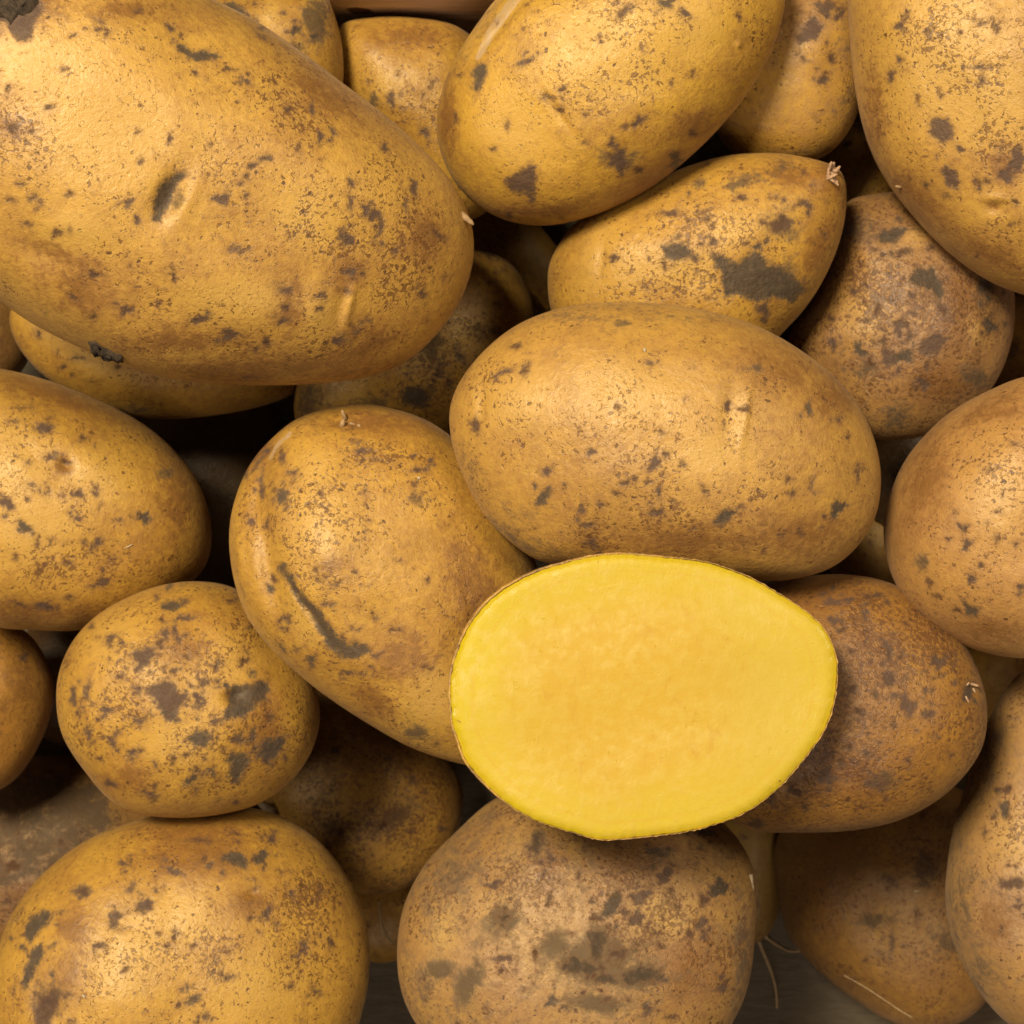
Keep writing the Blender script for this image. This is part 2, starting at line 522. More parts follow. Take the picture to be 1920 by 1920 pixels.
# ---- buried fillers added to carry the heap and block light into the gaps
for key, lab, cx, cy, rx, ry, rot, hh in [
        ('F1', "buried potato under the huge top left potato", 370, 330, 280, 200, 25, 165), ('F2', "buried potato under the whole central potato", 1250, 850, 280, 180, 10, 175),
        ('F3', "buried potato under the crack-scarred potato", 730, 1110, 190, 220, -20, 175), ('F4', "buried potato under the glossy top centre potato", 1190, 150, 190, 140, -30, 165),
        ('F5', "buried potato under the large top right corner potato", 1900, 190, 180, 230, 0, 175), ('F6', "buried potato under the cut half", 1210, 1310, 250, 180, 0, 180),
        ('F7', "buried potato under the largest left edge potato", 90, 940, 200, 160, 10, 165), ('F8', "buried potato under the small round spotted potato", 350, 1310, 165, 150, 0, 165),
        ('F9', "buried potato under the bottom left corner potato", 370, 1800, 190, 140, 0, 150), ('F10', "buried potato under the dusty bottom centre potato", 1080, 1770, 220, 180, 0, 165),
        ('F11', "buried potato under the smooth right edge potato", 1890, 975, 170, 190, 0, 175), ('F12', "buried potato under the pinkish right corner potato", 2020, 1600, 120, 200, 0, 165),
        ('F13', "buried potato under the grey scabbed pointed potato", 1320, 490, 210, 140, -15, 150), ('F14', "buried potato under the round russet potato", 1710, 600, 140, 160, 0, 150),
        ('F16', "nearly black potato in the gap at the left edge under the huge top left potato", -20, 630, 75, 95, 0, 90),  # added where the gap holds only shade
        ('F15', "buried potato under the stalk-scarred brown potato", 1580, 1310, 160, 150, 0, 150)]:
    ca, sa = math.cos(math.radians(rot)), math.sin(math.radians(rot))
    potato(key, lab, [(cx + rx * math.cos(t) * ca - ry * math.sin(t) * sa, cy + rx * math.cos(t) * sa + ry * math.sin(t) * ca) for t in np.arange(12) * math.pi / 6],
           hh, n=50, skin=dict(yellow=(0.34, 0.18, 0.045), tan=(0.23, 0.115, 0.034), russet=0.2), lump=0.03)  # filler skins darkened to deepen the shade in the gaps
# ---- second layer
potato('P22', "large shaded brown potato at the bottom right with a thread of root on it",
       [(1466, 1640), (1468, 1580), (1510, 1510), (1600, 1480), (1720, 1470), (1820, 1500), (1880, 1580), (1900, 1680), (1880, 1780),
        (1838, 1852), (1800, 1890), (1740, 1916), (1670, 1904), (1600, 1862), (1530, 1802), (1484, 1740)], 165, n=110,
       marks=[('s', 1736, 1627, 30, 45), ('s', 1640, 1726, 50, 20), ('p', 1669, 1650, 9, 7), ('b', 1621, 1800, 5, 4), ('p', 1672, 1775, 6, 20),
              ('s', 1790, 1770, 50, 40), ('b', 1720, 1715, 5, 9), ('r', 1560, 1640, 60, 120)], skin=dict(yellow=(0.46, 0.245, 0.05), tan=(0.32, 0.160, 0.042), russet=0.3, fleck=1.0))  # browner skin than the rest, painting in the shade down here
potato('P23', "shaded brown potato low under the crack-scarred potato",
       [(600, 1290), (700, 1330), (800, 1392), (856, 1456), (865, 1520), (845, 1590), (800, 1640), (730, 1670), (660, 1668), (600, 1632), (540, 1570), (500, 1500), (500, 1400), (540, 1320)],
       150, n=110, marks=[('s', 735, 1530, 60, 28, -25), ('b', 730, 1422, 6), ('b', 640, 1560, 8), ('s', 625, 1550, 20, 30), ('r', 700, 1400, 120, 70), ('f', 700, 1580, 130, 90), ('f', 780, 1460, 70, 60)], skin=dict(russet=0.25, fleck=1.0))
potato('P24', "soil-filmed dull potato at the left, below the small round spotted potato",
       [(-60, 1470), (40, 1432), (140, 1432), (240, 1478), (310, 1540), (330, 1640), (270, 1740), (150, 1790), (20, 1790), (-80, 1720), (-110, 1600)], 140, n=110,
       marks=[('s', [(-40, 1455), (100, 1440), (205, 1475), (230, 1540), (170, 1590), (90, 1645), (-20, 1665)]), ('f', 30, 1680, 70, 70), ('b', 25, 1625, 14, 8), ('r', 40, 1680, 80, 60), ('b', 60, 1660, 5), ('b', 15, 1690, 7)],
       skin=dict(yellow=(0.46, 0.255, 0.07), tan=(0.34, 0.175, 0.055), russet=0.25, fleck=0.7))  # skin darkened in place of shade; the soil film is separate
potato('P25', "orange-brown potato at the left edge, below the largest left potato",
       [(-30, 1165), (20, 1178), (58, 1210), (85, 1260), (92, 1310), (78, 1370), (42, 1438), (0, 1474), (-70, 1490), (-150, 1430), (-180, 1310), (-140, 1200), (-80, 1165)], 125, n=90,
       marks=[('r', 40, 1280, 60, 80)], skin=dict(yellow=(0.56, 0.27, 0.05)))
potato('P27', "shaded potato with grey soil film, half hidden under the huge top left potato",
       [(562, 800), (560, 720), (590, 640), (680, 560), (800, 484), (880, 466), (950, 488), (990, 540), (1002, 590), (990, 690), (930, 780), (850, 830), (740, 850), (640, 840)],
       150, n=110, tilt=(-0.05, -0.08),
       marks=[('s', 580, 750, 45, 50), ('s', 800, 650, 40, 60), ('g', [(760, 725), (790, 722), (808, 745), (795, 765), (765, 760), (750, 745)]), ('d', 930, 540, 60, 60), ('y', 869, 630, 40, 34),
              ('g', 862, 668, 10, 6), ('f', 830, 700, 70, 60), ('s', 700, 770, 50, 30), ('y', 660, 740, 26, 22), ('b', 840, 720, 8, 14), ('b', 822, 700, 6, 8), ('s', 905, 620, 40, 20)], skin=dict(russet=0.15, fleck=0.8))
potato('P26', "yellow potato peeking out below the huge top left potato",
       [(34, 600), (48, 650), (90, 702), (150, 742), (220, 770), (290, 784), (380, 780), (470, 765), (540, 740), (575, 700), (540, 640), (430, 580), (260, 545), (110, 545), (50, 565)],
       115, n=110, marks=[('g', 148, 671, 8, 6), ('b', 73, 627, 5, 7), ('b', 137, 702, 6, 4), ('b', 108, 660, 4), ('s', 262, 765, 28, 16), ('b', 172, 718, 4, 3), ('y', 190, 690, 60, 24, 25), ('b', 118, 688, 5, 3)])
potato('P3', "yellow potato with a round brown spot, behind the top centre potato",
       [(640, 62), (700, 42), (780, 42), (862, 60), (920, 120), (955, 220), (945, 330), (905, 395), (845, 400), (765, 330), (690, 250), (636, 150)], 130, n=110,
       marks=[('p', 732, 186, 10, 14), ('b', 750, 142, 5, 4), ('b', 812, 155, 5), ('b', 758, 203, 5, 4), ('b', 692, 154, 4), ('b', 806, 165, 4, 3), ('y', 725, 165, 32, 30), ('s', 700, 190, 16, 26), ('f', 770, 190, 50, 40), ('r', 760, 70, 110, 25)])
potato('P2', "dusty potato with a grey scab, tucked behind the huge potato at the top",
       [(606, -5), (628, 50), (638, 110), (630, 180), (580, 240), (480, 250), (380, 200), (340, 90), (360, 10), (420, -12), (500, -22), (565, -20)], 140, n=100,
       marks=[('g', [(415, 5), (430, 0), (455, 14), (462, 28), (448, 32), (428, 20)]), ('g', 555, 57, 9), ('g', 590, 68, 7, 5), ('s', 550, 95, 34, 20), ('y', 505, 28, 22, 26), ('b', 530, 25, 6, 4), ('b', 480, 8, 7, 4), ('s', 590, 30, 30, 60), ('b', 475, 30, 4)], skin=dict(fleck=0.7, dust=0.12))
potato('P6', "tan potato with purple scab spots, between the top centre and corner potatoes",
       [(1470, -16), (1550, -20), (1602, 24), (1613, 110), (1606, 200), (1580, 256), (1535, 293), (1470, 302), (1400, 290), (1350, 240), (1345, 150), (1390, 40)], 120, n=110,
       marks=[('p', 1520, 58, 24, 19, -20), ('p', 1547, 15, 20, 15), ('p', 1545, 150, 11, 7), ('b', 1558, 108, 5, 8), ('p', 1575, 30, 8), ('d', 1590, 200, 30, 60, 15), ('d', 1530, 285, 60, 16), ('d', 1590, 60, 20, 70), ('b', 1530, 128, 4), ('r', 1500, 30, 60, 60)],
       skin=dict(tan=(0.47, 0.26, 0.085), dust=0.1))
# ---- third layer
potato('P9', "round russet potato crowded with dark flecks, behind the whole central potato",
       [(1585, 390), (1645, 372), (1710, 368), (1770, 390), (1832, 440), (1878, 500), (1891, 570), (1886, 640), (1860, 712), (1812, 770), (1740, 810), (1660, 820), (1605, 795), (1540, 740), (1488, 670), (1492, 620), (1530, 560), (1562, 470)],
       165, n=150, tilt=(0.02, 0.06),
       marks=[('g', [(1643, 440), (1660, 428), (1692, 424), (1702, 430), (1682, 455), (1650, 456)]), ('g', [(1718, 502), (1750, 498), (1762, 525), (1772, 555), (1762, 565), (1745, 542), (1712, 532), (1703, 525)]),
              ('p', [(1730, 635), (1755, 618), (1773, 640), (1762, 667), (1730, 672), (1722, 658)]), ('p', 1685, 613, 12, 16), ('p', 1706, 630, 8, 9), ('g', 1695, 668, 17, 13), ('g', 1611, 657, 12, 15), ('s', 1625, 690, 34, 22),
              ('p', 1732, 721, 12, 11), ('p', 1666, 672, 14, 18), ('s', 1845, 530, 30, 60), ('g', 1857, 612, 12, 14), ('p', 1562, 645, 9, 12), ('p', 1708, 586, 12, 6), ('s', 1682, 783, 40, 26), ('s', 1830, 705, 30, 24),
              ('g', 1850, 530, 14, 22), ('f', 1640, 560, 110, 90), ('f', 1740, 580, 80, 100), ('y', 1720, 440, 26, 18), ('y', 1620, 590, 50, 50), ('s', 1600, 430, 60, 30), ('y', 1832, 625, 12, 20), ('s', 1800, 420, 40, 16, 45),
              ('b', 1640, 470, 8, 5), ('b', 1700, 470, 10, 6), ('b', 1745, 465, 8, 5), ('b', 1600, 545, 6, 8), ('b', 1625, 600, 7, 5), ('b', 1770, 580, 8, 10), ('b', 1655, 640, 8), ('b', 1560, 600, 6), ('r', 1770, 720, 60, 40), ('r', 1790, 560, 30, 80)],
       dents=[(1830, 640, 12, 40, 10, -0.5)], skin=dict(yellow=(0.56, 0.31, 0.085), tan=(0.35, 0.18, 0.065), russet=0.32, fleck=1.1, dust=0.08))
potato('P18', "dusty potato with broad grey soil patches, directly below the cut half",
       [(930, 1508), (862, 1566), (802, 1628), (766, 1698), (752, 1770), (756, 1838), (776, 1892), (812, 1942), (870, 2000), (970, 2040), (1100, 2050), (1220, 2030), (1310, 1970), (1368, 1892), (1394, 1822), (1404, 1740), (1408, 1660), (1390, 1600), (1350, 1550), (1290, 1505), (1150, 1475), (1020, 1475)],
       205, n=190, tilt=(0, 0.03),
       marks=[('s', 946, 1721, 34, 32), ('g', 946, 1721, 8, 7), ('s', [(1117, 1730), (1135, 1745), (1148, 1763), (1162, 1782), (1148, 1806), (1180, 1808), (1222, 1808), (1246, 1824), (1241, 1843), (1200, 1850), (1166, 1852), (1110, 1843), (1072, 1829), (1054, 1829), (1049, 1801), (1068, 1782), (1096, 1768)]), ('s', 1130, 1800, 70, 50), ('g', 1120, 1765, 18, 26, 30), ('g', 1085, 1812, 26, 15), ('g', 1200, 1828, 36, 13), ('g', 1140, 1835, 18, 10), ('p', 1160, 1790, 14, 12),
              ('g', [(1122, 1720), (1133, 1695), (1155, 1668), (1168, 1680), (1160, 1702), (1145, 1722)]), ('p', 1199, 1683, 16, 14), ('g', 1349, 1665, 17, 17), ('p', 1194, 1721, 17, 14), ('b', 1030, 1688, 6, 13), ('p', 922, 1660, 14, 9),
              ('s', 1007, 1580, 18, 26), ('g', 1007, 1580, 8, 14), ('g', 1232, 1597, 15, 9), ('r', 1035, 1620, 30, 40), ('p', 1033, 1610, 9, 14), ('p', 1316, 1728, 14, 12), ('p', 1246, 1643, 12, 16, 30), ('s', [(855, 1850), (868, 1825), (895, 1800), (905, 1815), (895, 1860), (870, 1885)]),
              ('s', 824, 1820, 30, 20), ('b', 1295, 1749, 6, 8), ('b', 1190, 1768, 7, 9), ('p', 1354, 1852, 10, 7), ('b', 1260, 1908, 10, 7), ('g', 1035, 1876, 15, 9), ('s', 1129, 1880, 60, 20), ('p', 950, 1796, 16, 7), ('b', 1002, 1786, 5, 9),
              ('g', 1321, 1561, 16, 8), ('d', 850, 1640, 40, 90, 35), ('d', 800, 1850, 30, 50), ('f', 1200, 1700, 120, 90), ('f', 960, 1650, 60, 60), ('r', 1200, 1600, 100, 60), ('d', 1390, 1780, 18, 90), ('s', 1040, 1770, 30, 30), ('b', 1320, 1690, 8, 14), ('b', 1270, 1700, 6, 9), ('y', 1250, 1720, 60, 40), ('y', 830, 1745, 22, 40),
              ('b', 1140, 1640, 6, 4), ('b', 1085, 1640, 5, 7), ('b', 985, 1660, 4, 8), ('b', 1070, 1700, 5), ('b', 1225, 1748, 9, 4), ('b', 1165, 1790, 6, 9), ('r', 1290, 1820, 60, 60)],
       skin=dict(yellow=(0.50, 0.295, 0.088), tan=(0.37, 0.195, 0.07), russet=0.12, dust=0.36, fleck=0.85))
potato('P19', "heavily flecked brown potato with a frayed stalk scar, right of the cut half",
       [(1455, 1096), (1540, 1083), (1612, 1085), (1680, 1105), (1742, 1147), (1790, 1196), (1820, 1258), (1834, 1320), (1828, 1388), (1800, 1440), (1750, 1490), (1680, 1530), (1600, 1550), (1500, 1557), (1400, 1552), (1340, 1500), (1310, 1400), (1310, 1250), (1365, 1140)],
       185, n=180, tilt=(0.0, 0.0),
       marks=[('p', [(1652, 1262), (1668, 1256), (1676, 1258), (1682, 1278), (1672, 1290), (1656, 1284)]), ('p', 1666, 1216, 9, 16), ('p', [(1668, 1308), (1672, 1298), (1700, 1298), (1706, 1312), (1726, 1312), (1722, 1326), (1708, 1348), (1684, 1325), (1690, 1314)]), ('p', 1760, 1242, 15, 12, -30), ('p', 1739, 1339, 11, 10),
              ('p', [(1630, 1414), (1662, 1415), (1648, 1436)]), ('p', 1570, 1163, 11, 10), ('p', 1622, 1151, 11, 9), ('b', 1634, 1119, 16, 5), ('b', 1663, 1129, 6, 4), ('b', 1698, 1170, 6, 4), ('p', 1561, 1128, 16, 8), ('b', 1596, 1221, 10, 6, 20), ('s', 1652, 1466, 46, 26), ('p', 1640, 1470, 12, 8),
              ('p', 1550, 1455, 22, 12), ('b', 1485, 1481, 14, 10), ('b', 1509, 1513, 8, 6), ('b', 1614, 1336, 11, 8), ('b', 1750, 1272, 6, 4), ('b', 1676, 1357, 6, 8), ('s', 1418, 1545, 20, 10), ('s', 1738, 1151, 24, 10, 30), ('b', 1754, 1379, 6, 5), ('b', 1783, 1414, 5, 6), ('b', 1792, 1239, 4, 10), ('g', 1818, 1296, 13, 16),
              ('f', 1600, 1250, 100, 110), ('f', 1560, 1430, 120, 60), ('f', 1740, 1240, 70, 70), ('r', 1600, 1260, 90, 90), ('r', 1560, 1440, 110, 50), ('b', 1580, 1180, 14, 7), ('b', 1600, 1290, 10, 6), ('b', 1634, 1240, 7, 5), ('b', 1640, 1300, 6, 9), ('b', 1590, 1400, 10, 6), ('r', 1500, 1120, 100, 25), ('b', 1715, 1120, 8, 5), ('b', 1690, 1230, 6, 6)],
       dents=[(1822, 1292, 14, 18, 0, 1.6)], skin=dict(yellow=(0.52, 0.265, 0.045), tan=(0.33, 0.155, 0.034), russet=0.38, fleck=1.15))
potato('P15', "large yellow potato cut by the left edge, with a row of small dark spots",
       [(-20, 697), (60, 711), (130, 735), (200, 766), (270, 806), (322, 852), (357, 902), (378, 960), (384, 1020), (368, 1070), (326, 1106), (276, 1135), (215, 1163), (140, 1177), (60, 1172), (0, 1165), (-80, 1130), (-150, 1060), (-190, 960), (-180, 850), (-130, 760), (-75, 712)],
       215, n=180, tilt=(0.03, 0),
       marks=[('p', [(66, 800), (78, 790), (98, 797), (104, 806), (90, 814), (72, 812)]), ('p', 94, 858, 10, 6), ('r', 124, 878, 22, 22), ('b', 122, 866, 9, 6), ('p', 89, 924, 8, 8), ('p', 117, 929, 7, 6), ('p', 149, 926, 9, 8), ('p', 179, 926, 6, 8), ('g', 270, 970, 13, 11), ('g', 45, 990, 15, 12), ('p', 12, 942, 10, 16, -30), ('p', 140, 972, 8, 6),
              ('p', 180, 1017, 8, 15, 30), ('b', 155, 822, 9, 5), ('s', 306, 888, 20, 16), ('p', 190, 1092, 19, 7, -15), ('p', 86, 1136, 15, 8), ('b', 40, 764, 11, 3), ('p', 60, 912, 14, 5), ('b', 53, 868, 6, 4), ('b', 52, 935, 5), ('b', 208, 1050, 5, 8, 45), ('b', 125, 1055, 8, 6), ('b', 70, 1018, 5, 8), ('b', 30, 1045, 5), ('b', 160, 1015, 4), ('b', 95, 1012, 5),
              ('y', 20, 880, 70, 70), ('y', 60, 990, 90, 60), ('y', 180, 890, 50, 50), ('f', 90, 1060, 110, 50), ('f', 140, 930, 90, 40), ('r', 110, 745, 120, 26, 20), ('r', 40, 1150, 160, 26), ('r', 330, 950, 40, 90), ('b', 220, 975, 6, 3), ('b', 30, 1130, 12, 4, 20), ('b', 130, 1120, 7, 4), ('b', 26, 790, 7, 3)],
       dents=[(122, 870, 16, 12, 0, 0.9), (170, 870, 40, 40, 0, -0.5)])
potato('P8', "potato with a large grey scab and a frayed pointed tip, above the whole central potato",
       [(1032, 520), (1040, 480), (1072, 430), (1130, 386), (1210, 350), (1290, 316), (1370, 296), (1450, 292), (1515, 302), (1562, 318), (1578, 345), (1578, 400), (1565, 460), (1540, 520), (1505, 576), (1455, 632), (1400, 690), (1300, 705), (1180, 685), (1090, 645), (1042, 590)],
       165, n=180, tilt=(0.0, 0.0),
       marks=[('g', [(1334, 473), (1354, 480), (1383, 492), (1407, 470), (1427, 473), (1442, 496), (1475, 505), (1512, 540), (1488, 570), (1453, 556), (1418, 567), (1383, 554), (1360, 556), (1351, 513), (1337, 496)]), ('g', [(1238, 464), (1260, 454), (1293, 456), (1298, 478), (1275, 490), (1245, 486)]), ('p', 1304, 483, 8, 7),
              ('s', 1462, 426, 46, 32, 20), ('p', 1465, 420, 24, 14, 10), ('p', 1509, 382, 13, 9), ('p', 1433, 580, 13, 10), ('p', 1328, 408, 8, 6), ('p', 1337, 452, 7, 8), ('b', 1330, 560, 5, 4), ('s', [(1350, 352), (1390, 325), (1460, 300), (1490, 308), (1445, 334), (1380, 356)]), ('s', 1312, 345, 26, 14),
              ('s', 1475, 520, 50, 40), ('y', 1240, 500, 120, 40), ('y', 1380, 430, 60, 30), ('y', 1120, 480, 30, 60, 20), ('r', 1540, 340, 36, 40), ('r', 1480, 330, 70, 26), ('f', 1340, 430, 120, 60), ('f', 1280, 530, 100, 50), ('b', 1260, 400, 12, 6), ('b', 1150, 485, 10, 6), ('b', 1390, 370, 8, 5), ('b', 1450, 370, 8, 6), ('b', 1545, 440, 5, 8), ('r', 1530, 470, 26, 60, 20), ('g', 1420, 462, 10, 8)],
       dents=[(1128, 485, 12, 40, 10, 0.5), (1545, 330, 40, 24, 30, -0.9), (1465, 308, 40, 8, -20, 0.5)], skin=dict(fleck=0.7))
potato('P16', "small round potato covered in dark grey and purple scab spots, at the left",
       [(370, 1095), (430, 1106), (480, 1140), (520, 1192), (558, 1236), (588, 1290), (596, 1350), (580, 1410), (545, 1460), (490, 1500), (420, 1520), (340, 1526), (270, 1518), (218, 1494), (170, 1440), (131, 1380), (117, 1320), (121, 1260), (146, 1202), (190, 1155), (250, 1120), (310, 1100)],
       205, n=180,
       marks=[('p', [(243, 1228), (255, 1215), (265, 1222), (275, 1210), (290, 1215), (294, 1232), (275, 1252), (262, 1264), (250, 1256), (256, 1242)]), ('p', [(270, 1288), (285, 1284), (300, 1274), (326, 1280), (336, 1300), (350, 1300), (352, 1312), (338, 1322), (328, 1350), (312, 1358), (302, 1340), (290, 1315)]), ('g', 318, 1335, 12, 16),
              ('p', [(368, 1272), (385, 1268), (398, 1277), (394, 1285), (375, 1288)]), ('g', [(425, 1300), (440, 1285), (470, 1282), (500, 1275), (506, 1290), (500, 1310), (480, 1325), (455, 1345), (425, 1348), (417, 1340), (430, 1325)]), ('g', [(350, 1385), (365, 1368), (390, 1368), (399, 1382), (385, 1400), (365, 1402)]),
              ('g', [(420, 1425), (435, 1410), (460, 1410), (473, 1425), (462, 1442), (445, 1468), (425, 1455), (432, 1440)]), ('s', 510, 1405, 34, 26, -20), ('g', [(484, 1408), (502, 1388), (528, 1384), (536, 1396), (518, 1420), (497, 1430)]), ('g', [(338, 1463), (353, 1459), (362, 1449), (374, 1452), (370, 1466), (355, 1476), (341, 1473)]),
              ('p', 208, 1196, 13, 7, -20), ('g', [(300, 1132), (318, 1124), (344, 1124), (336, 1140), (318, 1148), (303, 1143)]), ('p', 340, 1158, 20, 6, -10), ('p', 137, 1310, 7, 13), ('p', 162, 1299, 6, 14, 15), ('p', 198, 1330, 11, 8), ('p', 166, 1376, 6, 10), ('p', 249, 1411, 10, 7), ('p', 210, 1390, 8, 10), ('b', 206, 1469, 9, 8), ('b', 186, 1423, 6),
              ('p', 340, 1308, 9), ('p', 372, 1308, 11, 9), ('b', 404, 1354, 9, 7), ('p', 309, 1188, 10, 8), ('p', 336, 1200, 7), ('p', 281, 1489, 10, 4, 20), ('p', 260, 1290, 8, 6), ('p', 442, 1387, 10, 9), ('b', 224, 1268, 7, 5), ('b', 148, 1340, 4, 7), ('b', 350, 1232, 5), ('b', 300, 1205, 6, 9, 30), ('f', 220, 1290, 70, 80), ('f', 480, 1370, 60, 60),
              ('y', 210, 1200, 60, 40, -40), ('y', 430, 1230, 60, 50), ('y', 330, 1390, 60, 40), ('r', 360, 1220, 50, 40), ('r', 240, 1460, 60, 30), ('r', 500, 1350, 30, 80), ('b', 324, 1431, 4, 8), ('b', 350, 1415, 6, 3), ('b', 505, 1345, 6, 8)],
       dents=[(440, 1306, 20, 14, -15, 1.6), (500, 1300, 24, 30, 0, 0.5)], skin=dict(fleck=0.75))
potato('P17', "big potato in the bottom left corner with grey scabs along its left rim",
       [(5, 1870), (15, 1800), (40, 1722), (82, 1660), (150, 1600), (232, 1560), (320, 1536), (410, 1526), (490, 1536), (560, 1572), (612, 1622), (652, 1684), (673, 1752), (676, 1830), (665, 1892), (648, 1940), (600, 2010), (500, 2060), (350, 2070), (200, 2060), (80, 2020), (20, 1950)],
       230, n=190,
       marks=[('p', [(250, 1697), (262, 1688), (280, 1684), (290, 1692), (285, 1705), (270, 1712), (255, 1708)]), ('g', [(418, 1604), (435, 1595), (455, 1598), (466, 1612), (463, 1632), (445, 1626), (425, 1616)]), ('g', 489, 1607, 14, 13), ('p', 507, 1574, 9, 6),
              ('g', [(44, 1738), (60, 1715), (85, 1708), (99, 1712), (90, 1735), (70, 1755), (54, 1772), (47, 1760)]), ('g', [(38, 1832), (50, 1800), (65, 1775), (80, 1768), (85, 1785), (70, 1812), (55, 1842), (45, 1858)]), ('p', [(62, 1890), (75, 1870), (100, 1855), (112, 1870), (105, 1900), (90, 1925), (65, 1925)]), ('s', 95, 1880, 36, 40),
              ('g', [(344, 1880), (355, 1867), (372, 1859), (377, 1868), (365, 1881), (350, 1885)]), ('p', 570, 1777, 11, 10), ('p', 546, 1675, 9, 7), ('b', 526, 1633, 4, 8), ('b', 602, 1671, 5, 9), ('p', 500, 1714, 18, 8, -40), ('r', 473, 1690, 40, 26), ('s', 154, 1671, 20, 16), ('p', 154, 1672, 10, 8), ('p', 214, 1722, 12, 16), ('p', 186, 1773, 8, 7),
              ('p', 428, 1833, 10, 6), ('p', 556, 1793, 7, 10), ('b', 384, 1850, 5), ('p', 384, 1908, 8, 7), ('p', 594, 1860, 8, 7), ('p', 392, 1623, 8), ('p', 322, 1632, 18, 7, 15), ('b', 441, 1562, 8, 5), ('p', 230, 1618, 11, 6), ('b', 298, 1749, 5), ('b', 328, 1752, 6, 8), ('b', 318, 1775, 6, 4), ('b', 427, 1785, 5, 7), ('b', 363, 1775, 7, 5), ('b', 600, 1755, 5), ('b', 620, 1768, 4, 7), ('b', 235, 1818, 7, 4, -40), ('b', 545, 1850, 5),
              ('r', 370, 1600, 120, 50, -10), ('r', 360, 1565, 110, 30), ('r', 140, 1740, 40, 50), ('y', 230, 1800, 50, 90, 30), ('y', 340, 1720, 50, 40), ('f', 370, 1790, 90, 60), ('f', 560, 1740, 60, 100), ('r', 130, 1820, 40, 60), ('y', 480, 1850, 70, 60), ('d', 40, 1700, 20, 60, 30), ('p', 480, 1666, 7, 5), ('b', 375, 1575, 20, 4)],
       dents=[(473, 1676, 14, 8, 0, 0.6), (90, 1880, 30, 40, 0, 0.9), (190, 1790, 60, 120, 25, 0.5)], skin=dict(fleck=0.6))
potato('P14', "potato split by a long grey crack, chaff on its top, left of the cut half",
       [(620, 768), (680, 759), (740, 768), (800, 788), (860, 830), (920, 900), (975, 985), (1012, 1080), (1028, 1190), (1015, 1320), (970, 1400), (910, 1432), (850, 1424), (770, 1396), (700, 1357), (630, 1312), (570, 1266), (520, 1220), (480, 1170), (455, 1118), (440, 1060), (436, 1000), (446, 940), (470, 880), (510, 830), (560, 790)],
       235, n=210, tilt=(-0.10, 0.0),
       marks=[('g', [(529, 1066, 9), (538, 1078, 7), (552, 1103, 8), (573, 1130, 10), (590, 1150, 11), (606, 1172, 12), (625, 1204, 14), (645, 1216, 12)]), ('g', [(628, 1226), (640, 1208), (670, 1202), (692, 1212), (696, 1222), (670, 1236), (640, 1237)]),
              ('y', [(548, 1120), (600, 1184), (606, 1198), (590, 1210), (566, 1204), (540, 1170)]), ('k', [(505, 860, 3), (520, 835, 4), (545, 812, 3)]), ('g', [(519, 925), (528, 915), (538, 922), (541, 938), (530, 950), (518, 940)]), ('p', [(494, 868, 3), (488, 900, 5), (491, 930, 4)]), ('b', 498, 984, 6, 7), ('p', 470, 977, 5, 6), ('p', 531, 860, 8, 7), ('p', 552, 886, 9, 5, -35), ('p', [(500, 845, 4), (488, 862, 3)]),
              ('p', 795, 880, 17, 7, -15), ('g', [(768, 935), (780, 928), (793, 930), (795, 946), (782, 943)]), ('p', 677, 846, 10, 8), ('p', 702, 860, 7, 5), ('b', 680, 862, 6), ('p', 536, 1160, 7, 10, -15), ('p', 609, 1134, 6), ('p', 622, 1133, 7, 5), ('b', 745, 1052, 5), ('b', 801, 1087, 4), ('b', 512, 1085, 7), ('s', 784, 1376, 34, 18, 20), ('b', 798, 1251, 9, 4),
              ('r', 700, 1315, 60, 30, 35), ('r', 760, 1230, 90, 50, -15), ('r', 880, 1100, 60, 120), ('y', 600, 980, 70, 80), ('y', 590, 880, 40, 50), ('r', 700, 790, 120, 26), ('y', 800, 1320, 50, 70, 40), ('f', 600, 980, 90, 80), ('f', 690, 850, 70, 30), ('r', 490, 850, 30, 40, 30), ('b', 594, 1068, 8, 6), ('b', 600, 1085, 7, 4), ('b', 683, 922, 6, 7), ('b', 690, 975, 4), ('r', 620, 1060, 30, 20), ('p', 662, 1262, 20, 4), ('b', 735, 1180, 10, 4), ('b', 600, 925, 3)],
       dents=[(495, 890, 18, 110, 14, 1.3), (452, 1080, 12, 170, -8, -1.2), (505, 1060, 26, 170, -10, 2.4), (600, 1000, 70, 150, -12, -1.6), (645, 790, 44, 16, 0, 1.3), (575, 1140, 8, 70, -35, 0.9), (560, 1170, 40, 50, -35, 0.8)], skin=dict(fleck=0.6))
